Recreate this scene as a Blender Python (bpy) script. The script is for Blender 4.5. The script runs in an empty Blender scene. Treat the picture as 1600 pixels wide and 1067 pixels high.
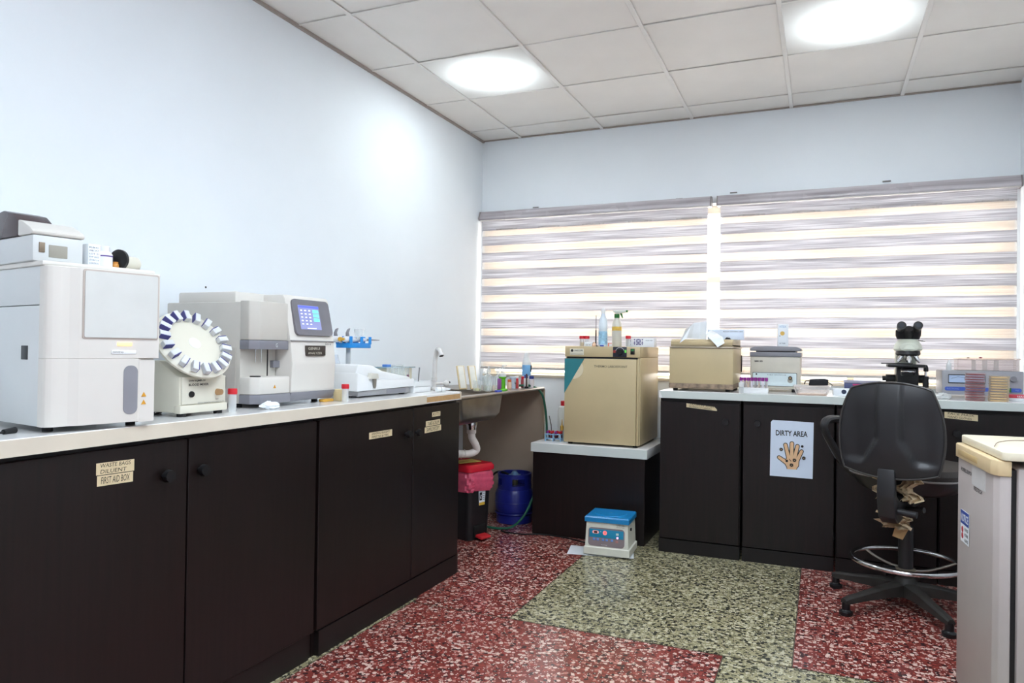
import bpy, bmesh, math, random
from mathutils import Vector, Matrix
random.seed(7)
R = math.radians
PI = math.pi
scene = bpy.context.scene
COL = scene.collection

# ------------------------------------------------------------------ camera, world, exposure
def setup_camera():
    yaw, pitch, roll = .4046, .0104, .0132
    f = Vector((-math.sin(yaw)*math.cos(pitch), math.cos(yaw)*math.cos(pitch), math.sin(pitch)))
    r = Vector((math.cos(yaw), math.sin(yaw), 0)); u = r.cross(f)
    r, u = r*math.cos(roll)+u*math.sin(roll), -r*math.sin(roll)+u*math.cos(roll)
    cd = bpy.data.cameras.new('camera'); co = bpy.data.objects.new('camera', cd); COL.objects.link(co)
    m = Matrix((r, u, -f)).transposed().to_4x4(); m.translation = (2.2761, -4.7303, 1.113)
    co.matrix_world = m
    cd.sensor_width = 36; cd.lens = 1128.44/1600*36; cd.clip_start = .05; cd.clip_end = 100
    scene.camera = co
setup_camera()
SKY = 4.2            # bright overcast daylight outside the window
LAMP = 54.0          # the two dim panels near the window: hot in the middle
FILL_PANEL = 11.5         # LED panels added out of view over the rear to brighten the room
w = bpy.data.worlds.new('sky'); scene.world = w; w.use_nodes = True
bg = w.node_tree.nodes['Background']
bg.inputs[0].default_value = (1.0, .98, .955, 1); bg.inputs[1].default_value = SKY
scene.view_settings.view_transform = 'Standard'; scene.view_settings.look = 'None'
scene.view_settings.gamma = 1; scene.view_settings.use_curve_mapping = False
scene.view_settings.exposure = 0.88

# ------------------------------------------------------------------ materials
def lin(h):
    h = h.lstrip('#'); v = [int(h[i:i+2], 16)/255 for i in (0, 2, 4)]
    return tuple((c/12.92 if c <= .04045 else ((c+.055)/1.055)**2.4) for c in v)+(1,)
def node_mat(name):
    m = bpy.data.materials.new(name); m.use_nodes = True
    nt = m.node_tree
    return m, nt, nt.nodes['Principled BSDF'], nt.nodes['Material Output']
MATS = {}
def mat(name, col, rough=.5, metal=0, var=.06, scale=14, stretch=(1, 1, 1), bump=0, trans=0, emit=0, alpha=1, coat=0, ior=1.45, spec=None):
    """plain procedural surface: base colour broken up by noise, optional fine bump"""
    if name in MATS: return MATS[name]
    m, nt, b, o = node_mat(name)
    tc = nt.nodes.new('ShaderNodeTexCoord'); mp = nt.nodes.new('ShaderNodeMapping'); mp.inputs['Scale'].default_value = stretch
    nz = nt.nodes.new('ShaderNodeTexNoise'); nz.inputs['Scale'].default_value = scale; nz.inputs['Detail'].default_value = 4
    nt.links.new(tc.outputs['Object'], mp.inputs[0]); nt.links.new(mp.outputs[0], nz.inputs['Vector'])
    cr = nt.nodes.new('ShaderNodeValToRGB'); c = lin(col)
    cr.color_ramp.elements[0].position = .3; cr.color_ramp.elements[1].position = .7
    cr.color_ramp.elements[0].color = tuple(max(0, x*(1-var)) for x in c[:3])+(1,)
    cr.color_ramp.elements[1].color = tuple(min(1, x*(1+var)) for x in c[:3])+(1,)
    nt.links.new(nz.outputs['Fac'], cr.inputs[0]); nt.links.new(cr.outputs[0], b.inputs['Base Color'])
    b.inputs['Roughness'].default_value = rough; b.inputs['Metallic'].default_value = metal
    b.inputs['Transmission Weight'].default_value = trans; b.inputs['IOR'].default_value = ior
    b.inputs['Alpha'].default_value = alpha; b.inputs['Coat Weight'].default_value = coat
    if spec is not None: b.inputs['Specular IOR Level'].default_value = spec
    if emit:
        nt.links.new(cr.outputs[0], b.inputs['Emission Color']); b.inputs['Emission Strength'].default_value = emit
    if bump:
        bp = nt.nodes.new('ShaderNodeBump'); bp.inputs['Strength'].default_value = bump; bp.inputs['Distance'].default_value = .004
        nt.links.new(nz.outputs['Fac'], bp.inputs['Height']); nt.links.new(bp.outputs[0], b.inputs['Normal'])
    MATS[name] = m
    return m
def glassy(name, col, clear=.7, rough=.05):
    """thin clear plastic or glass: part see-through, part glossy tinted"""
    if name in MATS: return MATS[name]
    m, nt, b, o = node_mat(name)
    tr = nt.nodes.new('ShaderNodeBsdfTransparent'); tr.inputs[0].default_value = lin(col)
    b.inputs['Base Color'].default_value = lin(col); b.inputs['Roughness'].default_value = rough
    fr = nt.nodes.new('ShaderNodeLayerWeight'); fr.inputs['Blend'].default_value = .35
    mr = nt.nodes.new('ShaderNodeMapRange'); mr.inputs['To Min'].default_value = 1-clear; mr.inputs['To Max'].default_value = min(1, 1.3-clear)
    mx = nt.nodes.new('ShaderNodeMixShader')
    nt.links.new(fr.outputs['Facing'], mr.inputs[0]); nt.links.new(mr.outputs[0], mx.inputs[0])
    nt.links.new(tr.outputs[0], mx.inputs[1]); nt.links.new(b.outputs[0], mx.inputs[2]); nt.links.new(mx.outputs[0], o.inputs[0])
    MATS[name] = m
    return m
def terrazzo(name, base, base2, chips, rough):
    m, nt, b, o = node_mat(name)
    N = nt.nodes.new; L = nt.links.new
    tc = N('ShaderNodeTexCoord')
    nz = N('ShaderNodeTexNoise'); nz.inputs['Scale'].default_value = 3.0; nz.inputs['Detail'].default_value = 3; L(tc.outputs['Object'], nz.inputs['Vector'])
    cr = N('ShaderNodeValToRGB'); cr.color_ramp.elements[0].color = lin(base); cr.color_ramp.elements[1].color = lin(base2)
    cr.color_ramp.elements[0].position = .35; cr.color_ramp.elements[1].position = .65
    L(nz.outputs['Fac'], cr.inputs[0]); cur = cr.outputs[0]
    # warp so the chips get angular, uneven outlines
    wz = N('ShaderNodeTexNoise'); wz.inputs['Scale'].default_value = 70; L(tc.outputs['Object'], wz.inputs['Vector'])
    wm = N('ShaderNodeVectorMath'); wm.operation = 'MULTIPLY_ADD'; wm.inputs[1].default_value = (.007,)*3
    L(wz.outputs['Color'], wm.inputs[0]); L(tc.outputs['Object'], wm.inputs[2])
    for sc, thr, cols in chips:
        v = N('ShaderNodeTexVoronoi'); v.voronoi_dimensions = '2D'; v.inputs['Scale'].default_value = sc
        L(wm.outputs[0], v.inputs['Vector'])
        sp = N('ShaderNodeSeparateColor'); L(v.outputs['Color'], sp.inputs[0])
        # chip size varies from chip to chip
        th = N('ShaderNodeMath'); th.operation = 'MULTIPLY_ADD'; th.inputs[1].default_value = .35*thr; th.inputs[2].default_value = .75*thr
        L(sp.outputs['Green'], th.inputs[0])
        lt = N('ShaderNodeMath'); lt.operation = 'LESS_THAN'; L(v.outputs['Distance'], lt.inputs[0]); L(th.outputs[0], lt.inputs[1])
        rp = N('ShaderNodeValToRGB'); rp.color_ramp.interpolation = 'CONSTANT'
        pr = N('ShaderNodeValToRGB'); pr.color_ramp.interpolation = 'CONSTANT'
        while len(rp.color_ramp.elements) < len(cols): rp.color_ramp.elements.new(.5); pr.color_ramp.elements.new(.5)
        for i, (p, c) in enumerate(cols):
            rp.color_ramp.elements[i].position = p; rp.color_ramp.elements[i].color = lin(c) if c else (0, 0, 0, 1)
            pr.color_ramp.elements[i].position = p; pr.color_ramp.elements[i].color = (1, 1, 1, 1) if c else (0, 0, 0, 1)
        L(sp.outputs['Red'], rp.inputs[0]); L(sp.outputs['Red'], pr.inputs[0])
        mk = N('ShaderNodeMath'); mk.operation = 'MULTIPLY'; L(lt.outputs[0], mk.inputs[0]); L(pr.outputs[0], mk.inputs[1])
        mx = N('ShaderNodeMix'); mx.data_type = 'RGBA'; L(mk.outputs[0], mx.inputs[0]); L(cur, mx.inputs[6]); L(rp.outputs[0], mx.inputs[7]); cur = mx.outputs[2]
    L(cur, b.inputs['Base Color']); b.inputs['Coat Weight'].default_value = .35; b.inputs['Coat Roughness'].default_value = .28
    rr = N('ShaderNodeMapRange'); rr.inputs['To Min'].default_value = rough*.8; rr.inputs['To Max'].default_value = rough*1.3; L(nz.outputs['Fac'], rr.inputs[0]); L(rr.outputs[0], b.inputs['Roughness'])
    MATS[name] = m
    return m
def wood(name, c0, c1, rough, axis='z', scale=9, spec=.5):
    m, nt, b, o = node_mat(name); N = nt.nodes.new; L = nt.links.new
    tc = N('ShaderNodeTexCoord'); mp = N('ShaderNodeMapping'); s = [8, 8, 8]; s['xyz'.index(axis)] = .35
    mp.inputs['Scale'].default_value = s; L(tc.outputs['Object'], mp.inputs[0])
    nz = N('ShaderNodeTexNoise'); nz.inputs['Scale'].default_value = scale; nz.inputs['Detail'].default_value = 6; L(mp.outputs[0], nz.inputs['Vector'])
    n2 = N('ShaderNodeTexNoise'); n2.inputs['Scale'].default_value = 2.2; n2.inputs['Detail'].default_value = 5; L(tc.outputs['Object'], n2.inputs['Vector'])
    cr = N('ShaderNodeValToRGB'); cr.color_ramp.elements[0].color = lin(c0); cr.color_ramp.elements[1].color = lin(c1)
    cr.color_ramp.elements[0].position = .35; cr.color_ramp.elements[1].position = .68; L(nz.outputs['Fac'], cr.inputs[0]); L(cr.outputs[0], b.inputs['Base Color'])
    mr = N('ShaderNodeMapRange'); mr.inputs['To Min'].default_value = rough-.1; mr.inputs['To Max'].default_value = rough+.14; L(n2.outputs['Fac'], mr.inputs[0]); L(mr.outputs[0], b.inputs['Roughness'])
    b.inputs['Specular IOR Level'].default_value = spec
    MATS[name] = m
    return m
def fabric_strip(name, c0, c1, thin):
    """woven blind fabric: streaky, lets part of the daylight through"""
    m, nt, b, o = node_mat(name); N = nt.nodes.new; L = nt.links.new
    tc = N('ShaderNodeTexCoord'); mp = N('ShaderNodeMapping'); mp.inputs['Scale'].default_value = (1.1, 1, 85); L(tc.outputs['Object'], mp.inputs[0])
    nz = N('ShaderNodeTexNoise'); nz.inputs['Scale'].default_value = 2.2; nz.inputs['Detail'].default_value = 7; L(mp.outputs[0], nz.inputs['Vector'])
    cr = N('ShaderNodeValToRGB'); cr.color_ramp.elements[0].color = lin(c0); cr.color_ramp.elements[1].color = lin(c1)
    cr.color_ramp.elements[0].position = .36; cr.color_ramp.elements[1].position = .62; L(nz.outputs['Fac'], cr.inputs[0])
    d = N('ShaderNodeBsdfDiffuse'); t = N('ShaderNodeBsdfTranslucent'); mx = N('ShaderNodeMixShader'); mx.inputs[0].default_value = thin
    L(cr.outputs[0], d.inputs[0]); L(cr.outputs[0], t.inputs[0]); L(d.outputs[0], mx.inputs[1]); L(t.outputs[0], mx.inputs[2]); L(mx.outputs[0], o.inputs[0])
    MATS[name] = m
    return m
def sheer_mat(name, col, open_):
    m, nt, b, o = node_mat(name); N = nt.nodes.new; L = nt.links.new
    t = N('ShaderNodeBsdfTranslucent'); t.inputs[0].default_value = lin(col)
    d = N('ShaderNodeBsdfDiffuse'); d.inputs[0].default_value = lin(col); a = N('ShaderNodeMixShader'); a.inputs[0].default_value = .5
    L(d.outputs[0], a.inputs[1]); L(t.outputs[0], a.inputs[2])
    tr = N('ShaderNodeBsdfTransparent'); mx = N('ShaderNodeMixShader'); mx.inputs[0].default_value = open_
    L(a.outputs[0], mx.inputs[1]); L(tr.outputs[0], mx.inputs[2]); L(mx.outputs[0], o.inputs[0])
    MATS[name] = m
    return m
def lamp_mat(name):
    """frosted diffuser with the lamp behind its middle: brightest in the centre"""
    m, nt, b, o = node_mat(name); N = nt.nodes.new; L = nt.links.new
    tc = N('ShaderNodeTexCoord'); ln = N('ShaderNodeVectorMath'); ln.operation = 'DOT_PRODUCT'; L(tc.outputs['Object'], ln.inputs[0]); L(tc.outputs['Object'], ln.inputs[1])
    k = N('ShaderNodeMath'); k.operation = 'MULTIPLY'; k.inputs[1].default_value = -1/.085**2; L(ln.outputs['Value'], k.inputs[0])
    pw = N('ShaderNodeMath'); pw.operation = 'EXPONENT'; L(k.outputs[0], pw.inputs[0])
    k2 = N('ShaderNodeMath'); k2.operation = 'MULTIPLY'; k2.inputs[1].default_value = -1/.21**2; L(ln.outputs['Value'], k2.inputs[0])
    p2 = N('ShaderNodeMath'); p2.operation = 'EXPONENT'; L(k2.outputs[0], p2.inputs[0])
    sk = N('ShaderNodeMath'); sk.operation = 'MULTIPLY_ADD'; sk.inputs[1].default_value = .024; L(p2.outputs[0], sk.inputs[0]); L(pw.outputs[0], sk.inputs[2])
    ml = N('ShaderNodeMath'); ml.operation = 'MULTIPLY'; ml.inputs[1].default_value = LAMP; L(sk.outputs[0], ml.inputs[0])
    b.inputs['Base Color'].default_value = lin('#d9d6d0'); b.inputs['Emission Color'].default_value = (.86, .955, 1, 1); L(ml.outputs[0], b.inputs['Emission Strength'])
    MATS[name] = m
    return m

WALL = mat('wall_paint', '#f1f6fa', .72, var=.015, scale=2.5, bump=.02)
CEIL = mat('ceiling_tile_vinyl', '#f1ede7', .4, var=.02, scale=5)
GRID = mat('ceiling_grid_metal', '#efece7', .4, var=.02)
ESP = wood('espresso_laminate', '#0f0807', '#190e0d', .40, 'z', spec=.4)
ESPX = mat('espresso_edge', '#120b0a', .5, var=.1)
CTOP = mat('worktop_white', '#efeeec', .14, var=.02, scale=4)
CEDGE = mat('worktop_edge_cream', '#d9cfbd', .4, var=.04, scale=8)
CEDGE2 = mat('worktop_edge_pale', '#d3d9d4', .35, var=.03, scale=8)
CHIP = mat('bare_chipboard', '#c09a6a', .8, var=.12, scale=60)
BLACK = mat('black_plastic', '#161517', .35, var=.1, scale=20)
RUBBER = mat('black_rubber', '#121214', .6, var=.1)
INK = mat('black_ink', '#1b1a1c', .7, var=.05)
INKB = mat('blue_ink', '#30384e', .7, var=.05)
TAPE = mat('masking_tape', '#dcc9a2', .7, var=.06, scale=30)
PAPER = mat('white_paper', '#eef2f6', .7, var=.02, scale=20)
WHITEP = mat('white_plastic', '#e9eaea', .3, var=.02)
GREYP = mat('grey_plastic', '#8d8c92', .4, var=.04)
CHROME = mat('chrome', '#d8d8da', .12, 1, var=.03)
STEEL = mat('stainless_steel', '#9a938c', .33, 1, var=.12, scale=9)
GLASS = glassy('clear_glass', '#fafcfb', .78)
CLEARP = glassy('clear_plastic', '#f8fafa', .62, .15)
RED = mat('red_cap', '#cf2330', .35, var=.05)
PURPLE = mat('purple_cap', '#8c2a86', .35, var=.08)
BEIGE = mat('beige_enamel', '#c7b48d', .4, var=.05, scale=5)
LABG = mat('analyser_grey_white', '#d3d5d4', .42, var=.02, scale=6)
LABW = mat('analyser_warm_white', '#dcd7cf', .42, var=.02, scale=6)
CREAM = mat('cream_plastic', '#d9d4c4', .42, var=.025, scale=6)
DGREY = mat('slate_grey_plastic', '#84838a', .45, var=.03)

# ------------------------------------------------------------------ mesh building
class MB:
    """collects shapes into one mesh"""
    def __init__(s): s.v = []; s.f = []
    def add(s, verts, faces, M=None):
        o = len(s.v)
        s.v += [tuple(M @ Vector(v)) if M else tuple(v) for v in verts]
        s.f += [tuple(i+o for i in f) for f in faces]
        return s
    def bm(s, bm, M=None):
        bm.verts.index_update()
        s.add([v.co[:] for v in bm.verts], [[v.index for v in f.verts] for f in bm.faces], M); bm.free()
        return s
    def box(s, x0, x1, y0, y1, z0, z1, b=0, seg=2, M=None):
        bm = bmesh.new()
        vs = [bm.verts.new((x, y, z)) for x in (x0, x1) for y in (y0, y1) for z in (z0, z1)]
        for f in ((0, 1, 3, 2), (4, 6, 7, 5), (0, 4, 5, 1), (2, 3, 7, 6), (0, 2, 6, 4), (1, 5, 7, 3)): bm.faces.new([vs[i] for i in f])
        if b: bmesh.ops.bevel(bm, geom=bm.edges[:], offset=b, segments=seg, profile=.5, affect='EDGES', clamp_overlap=True)
        return s.bm(bm, M)
    def prism(s, poly, axis, a0, a1, b=0, seg=2, M=None):
        """polygon [(p,q)..] extruded along axis from a0 to a1; (p,q) are the two other axes in xyz order"""
        bm = bmesh.new()
        def P(p, q, a): return {'x': (a, p, q), 'y': (p, a, q), 'z': (p, q, a)}[axis]
        A = [bm.verts.new(P(p, q, a0)) for p, q in poly]; B = [bm.verts.new(P(p, q, a1)) for p, q in poly]
        bm.faces.new(A[::-1]); bm.faces.new(B); n = len(poly)
        for i in range(n): bm.faces.new((A[i], A[(i+1) % n], B[(i+1) % n], B[i]))
        bmesh.ops.recalc_face_normals(bm, faces=bm.faces[:])
        if b: bmesh.ops.bevel(bm, geom=bm.edges[:], offset=b, segments=seg, profile=.5, affect='EDGES', clamp_overlap=True)
        return s.bm(bm, M)
    def rings(s, rs, closed=True, cap=True, M=None):
        n = len(rs[0]); v = [p for r in rs for p in r]; f = []
        for k in range(len(rs)-1):
            for i in range(n if closed else n-1):
                j = (i+1) % n; f.append((k*n+i, k*n+j, (k+1)*n+j, (k+1)*n+i))
        if cap:
            f.append(tuple(range(n))[::-1]); f.append(tuple(range((len(rs)-1)*n, len(rs)*n)))
        return s.add(v, f, M)
    def lathe(s, prof, c=(0, 0, 0), n=20, M=None):
        """profile [(r,z)..] around the z axis at c"""
        rs = [[(c[0]+r*math.cos(2*PI*i/n), c[1]+r*math.sin(2*PI*i/n), c[2]+z) for i in range(n)] for r, z in prof]
        return s.rings(rs, M=M)
    def cyl(s, p0, p1, r0, r1=None, n=18, M=None):
        r1 = r0 if r1 is None else r1
        return s.tube([p0, p1], [r0, r1], n, M=M)
    def tube(s, pts, r, n=10, closed=False, M=None):
        pts = [Vector(p) for p in pts]; m = len(pts)
        rr = r if isinstance(r, (list, tuple)) else [r]*m
        rs = []; up = None
        for i, p in enumerate(pts):
            a = pts[(i-1) % m] if (closed or i) else p; b = pts[(i+1) % m] if (closed or i < m-1) else p
            t = (b-a).normalized()
            if up is None: up = t.orthogonal().normalized()
            up = (up-t*up.dot(t)); up = up.normalized() if up.length > 1e-6 else t.orthogonal().normalized()
            w_ = t.cross(up)
            rs.append([tuple(p+(up*math.cos(2*PI*k/n)+w_*math.sin(2*PI*k/n))*rr[i]) for k in range(n)])
        if closed: rs.append(rs[0])
        return s.rings(rs, cap=not closed, M=M)
    def sphere(s, c, r, n=14, M=None):
        sx = r if isinstance(r, (tuple, list)) else (r, r, r)
        k = 8; pr = [(math.sin(PI*i/k), -math.cos(PI*i/k)) for i in range(k+1)]
        rs = [[(c[0]+sx[0]*max(a, .002)*math.cos(2*PI*i/n), c[1]+sx[1]*max(a, .002)*math.sin(2*PI*i/n), c[2]+sx[2]*z) for i in range(n)] for a, z in pr]
        return s.rings(rs, M=M)
    def mesh(s, name, m, smooth=35):
        me = bpy.data.meshes.new(name); me.from_pydata(s.v, [], s.f); me.update()
        bm = bmesh.new(); bm.from_mesh(me); bmesh.ops.recalc_face_normals(bm, faces=bm.faces[:]); bm.to_mesh(me); bm.free()
        if smooth:
            me.polygons.foreach_set('use_smooth', [True]*len(me.polygons)); me.set_sharp_from_angle(angle=R(smooth))
        me.materials.append(m)
        return me
    def build(s, name, m, parent=None, loc=None, label=None, smooth=35):
        o = bpy.data.objects.new(name, s.mesh(name, m, smooth)); COL.objects.link(o)
        if parent: o.parent = parent
        if loc: o.location = loc
        if label: o['label'] = label
        return o
def smoothpath(pts, k=6):
    """Catmull-Rom through the points"""
    P = [Vector(p) for p in pts]; P = [P[0]*2-P[1]]+P+[P[-1]*2-P[-2]]; out = []
    for i in range(1, len(P)-2):
        for j in range(k):
            t = j/k; a, b, c, d = P[i-1:i+3]
            out.append(.5*((2*b)+(c-a)*t+(2*a-5*b+4*c-d)*t*t+(3*b-a-3*c+d)*t**3))
    return out+[P[-2]]
def rrect(x0, x1, z0, z1, r, n=5):
    o = []
    for cx, cz, a in ((x1-r, z1-r, 0), (x0+r, z1-r, 90), (x0+r, z0+r, 180), (x1-r, z0+r, 270)):
        o += [(cx+r*math.cos(R(a+90*i/n)), cz+r*math.sin(R(a+90*i/n))) for i in range(n+1)]
    return o
def tag(o, label, cat, group=None):
    o['label'] = label; o['category'] = cat
    if group: o['group'] = group
    return o
def thing(name, label, cat, loc, rotz=0, group=None):
    o = bpy.data.objects.new(name, None); COL.objects.link(o); o.empty_display_size = .05
    o.location = loc; o.rotation_euler = (0, 0, R(rotz))
    return tag(o, label, cat, group)
ORD = ['first', 'second', 'third', 'fourth', 'fifth', 'sixth', 'seventh', 'eighth', 'ninth', 'tenth', 'eleventh', 'twelfth']
def struct(o): o['kind'] = 'structure'; return o
def copy_tree(o, loc=None, rotz=None, label=None, parent=None):
    c = o.copy(); COL.objects.link(c)
    if parent: c.parent = parent
    if loc is not None: c.location = loc
    if rotz is not None: c.rotation_euler = (0, 0, R(rotz))
    if label: c['label'] = label
    for ch in o.children: copy_tree(ch, parent=c)
    return c
def text(string, x0, x1, z0, z1, m, parent, y=0, name='lettering', shear=0, bold=0, tilt=0):
    """flat lettering fitted into x0..x1, z0..z1 of the parent's front plane (facing -y)"""
    cu = bpy.data.curves.new('t', 'FONT'); cu.body = string; cu.align_x = 'CENTER'; cu.shear = shear; cu.offset = bold; cu.resolution_u = 2
    to = bpy.data.objects.new('t', cu); COL.objects.link(to); bpy.context.view_layer.update()
    me = bpy.data.meshes.new_from_object(to); bpy.data.objects.remove(to); bpy.data.curves.remove(cu)
    xs = [v.co.x for v in me.vertices]; ys = [v.co.y for v in me.vertices]
    a, b, c, d = min(xs), max(xs), min(ys), max(ys)
    for v in me.vertices:
        u = (v.co.x-a)/(b-a); t = (v.co.y-c)/(d-c)
        v.co = (x0+(x1-x0)*u, y, z0+(z1-z0)*t+tilt*u)
    me.materials.clear(); me.materials.append(m); me.name = name
    o = bpy.data.objects.new(name, me); COL.objects.link(o); o.parent = parent
    return o

# ------------------------------------------------------------------ the room
RX = 3.275; RY = -6.6; ZC = 2.62
WX0, WX1, WZ0, WZ1 = .03, 3.245, .93, 2.06          # window opening
def room():
    red = terrazzo('red_terrazzo', '#77302b', '#893d35', [(66, .56, [(0, None), (.36, '#dcbdb0'), (.55, '#b8786e'), (.66, '#3a2325'), (.80, '#98433b')]), (150, .42, [(0, None), (.62, '#e0c6ba'), (.76, '#341f22'), (.87, None)])], .2)
    green = terrazzo('green_terrazzo', '#8f8867', '#a39b78', [(66, .58, [(0, None), (.26, '#34342a'), (.50, '#c9c2a4'), (.70, '#625f48'), (.84, '#b2aa88')]), (150, .45, [(0, None), (.58, '#2a2a22'), (.77, '#d2cbb0'), (.89, None)])], .2)
    strip = mat('floor_divider_strip', '#4a4436', .5, .3)
    fl = struct(MB().box(0, RX, RY, 0, -.08, -.012).build('floor', mat('floor_screed', '#5b5146', .8)))
    pieces = [(0, .638, -2.9, -1.93, green), (0, 1.10, -1.93, 0, red), (.638, 1.10, -1.972, -1.93, red), (1.10, 2.19, -1.972, 0, green),
              (2.19, RX, -1.972, 0, red), (.638, 1.955, -3.02, -1.978, red), (1.955, 3.04, -3.25, -1.978, green), (3.04, RX, -3.25, -1.978, red),
              (0, .638, RY, -2.9, red), (.638, 1.955, RY, -3.02, red), (1.955, RX, RY, -3.25, red), (0, .655, -1.93, -1.93, None)]
    g = .0022
    for x0, x1, y0, y1, m in pieces:
        if m is None: continue
        MB().box(x0+(g if x0 > 0 else 0), x1-(g if x1 < RX else 0), y0+(g if y0 > RY else 0), y1-(g if y1 < 0 else 0), -.012, 0).build('terrazzo_slab', m, fl)
    for x0, x1, y0, y1 in ((1.10-g, 1.10+g, -1.978, 0), (2.19-g, 2.19+g, -1.978, 0), (.638, RX, -1.978, -1.972), (1.955-g, 1.955+g, -3.25, -1.978), (.638-g, .638+g, -2.9, -1.93)):
        MB().box(x0, x1, y0, y1, -.012, -.0006).build('divider_strip', strip, fl)
    # walls
    struct(MB().box(-.15, 0, RY, .2, -.08, 2.9).build('wall_left', WALL))
    struct(MB().box(RX, RX+.15, RY, .2, -.08, 2.9).build('wall_right', WALL))
    struct(MB().box(-.15, RX+.15, RY-.15, RY, -.08, 2.9).build('wall_front', WALL))
    wb = MB(); wb.box(0, RX, 0, .2, -.08, WZ0).box(0, RX, 0, .2, WZ1, 2.9).box(0, WX0, 0, .2, WZ0, WZ1).box(WX1, RX, 0, .2, WZ0, WZ1)
    struct(wb.build('wall_back', WALL))
    # small old screw holes and scuffs on the painted walls
    hole = mat('screw_hole', '#4a4442', .9)
    wl = bpy.data.objects['wall_left']
    for y, z in ((-2.90, 1.318), (-2.55, 1.345)):
        MB().cyl((-.002, y, z), (.0015, y, z), .0042, n=8).build('screw_hole', hole, wl)
    wbk = bpy.data.objects['wall_back']
    for x, z in ((.42, 2.112), (1.42, 2.103), (1.76, 2.118), (2.62, 2.122)):
        MB().box(x-.022, x+.022, -.006, .001, z-.004, z+.004, .002).build('bracket_tab', mat('blind_bracket', '#7d7a78', .5), wbk)
    # ceiling
    ce = struct(MB().box(-.15, RX+.15, RY-.15, .2, 2.68, 2.75).build('ceiling', mat('ceiling_slab', '#b9b4ac', .9)))
    xs = [0]+[.296+.6*k for k in range(5)]+[RX]
    ys = [0]+[-.235-.598*k for k in range(11)]
    ys = [y for y in ys if y > RY]+[RY]
    LAMPS = [(1, 2), (4, 2), (3, 5), (4, 5), (3, 8), (4, 8)]
    cache = {}
    for i in range(len(xs)-1):
        for j in range(len(ys)-1):
            if (i, j) in LAMPS: continue
            cx, cy = (xs[i]+xs[i+1])/2, (ys[j]+ys[j+1])/2; hw, hd = (xs[i+1]-xs[i])/2-.002, (ys[j]-ys[j+1])/2-.002
            k = (round(hw, 3), round(hd, 3))
            if k not in cache: cache[k] = MB().box(-hw, hw, -hd, hd, 0, .012).mesh('ceiling_tile', CEIL)
            o = bpy.data.objects.new('ceiling_tile', cache[k]); COL.objects.link(o); o.parent = ce
            o.location = (cx, cy, ZC+.003+random.uniform(-.0012, .0012)); o.rotation_euler = (random.uniform(-.002, .002), random.uniform(-.002, .002), 0)
    for x in xs[1:-1]: MB().box(x-.011, x+.011, RY, 0, ZC-.006, ZC+.001, .0015, 1).build('grid_bar', GRID, ce)
    for y in ys[1:-1]:
        for i in range(len(xs)-1):
            MB().box(xs[i]+(.011 if i else 0), xs[i+1]-(.011 if i < len(xs)-2 else 0), y-.006, y+.006, ZC-.003, ZC+.001).build('grid_bar', GRID, ce)
    tr = mat('ceiling_edge_trim', '#a59a92', .6)
    struct(MB().box(0, .014, RY, 0, ZC-.012, ZC+.001).build('trim_1', tr))
    struct(MB().box(.014, RX, -.012, 0, ZC-.006, ZC+.001).build('trim_2', tr))
    lm = lamp_mat('frosted_diffuser')
    lp = mat('fill_panel_diffuser', '#e6f3ff', .5, var=0, emit=FILL_PANEL)  # for the unseen rear panels, added as fill light
    lab = {(1, 2): 'square ceiling panel light near the left wall, glowing', (4, 2): 'square ceiling panel light above the office chair, glowing'}
    for i, j in LAMPS:
        cx, cy = (xs[i]+xs[i+1])/2, (ys[j]+ys[j+1])/2; hw, hd = (xs[i+1]-xs[i])/2-.011, (ys[j]-ys[j+1])/2-.006
        t = thing('ceiling_panel_light', lab.get((i, j), 'added unseen LED fill light panel in the rear ceiling, %s row, %s side' % ('nearer' if j == 5 else 'farther', 'left' if i == 3 else 'right')), 'ceiling light', (cx, cy, ZC+.001), 0, 'ceiling panel lights')
        MB().box(-hw, hw, -hd, hd, 0, .004).build('diffuser', lm if j == 2 else lp, t)
        MB().box(-hw, hw, -hd, hd, .006, .05, .004).build('housing', mat('lamp_housing', '#c9c6c0', .5), t)
    # window: frame, panes, sill
    fm = mat('window_frame_white', '#e9e2d2', .5); wn = struct(MB().box(WX0, WX1, .09, .14, WZ0, WZ0+.02, .004).box(WX0, WX1, .09, .14, WZ1-.05, WZ1, .004).box(WX0, WX0+.05, .09, .14, WZ0+.02, WZ1-.05, .004).box(WX1-.05, WX1, .09, .14, WZ0+.02, WZ1-.05, .004).build('window_1', fm))
    pm = glassy('window_glass', '#ffffff', .9, .02)
    xm = [WX0+.05, .84, 1.56, 2.44, WX1-.05]
    for k in range(4):
        if k: MB().box(xm[k]-.02, xm[k]+.02, .092, .138, WZ0+.02, WZ1-.05, .003).build('mullion', fm, wn)
        MB().box(xm[k]+.0201 if k else xm[k], xm[k+1]-.0201, .112, .118, WZ0+.02, 1.559, 0).build('pane', pm, wn)
        MB().box(xm[k]+.0201 if k else xm[k], xm[k+1]-.0201, .112, .118, 1.601, WZ1-.05, 0).build('pane', pm, wn)
        MB().box(xm[k]+.0201 if k else xm[k], xm[k+1]-.0201, .095, .135, 1.56, 1.60, .003).build('transom', fm, wn)
    MB().box(WX0, WX1, -.02, .09, WZ0-.012, WZ0+.006, .004).build('sill', mat('window_sill', '#e6dac6', .5), wn)
room()

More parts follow.
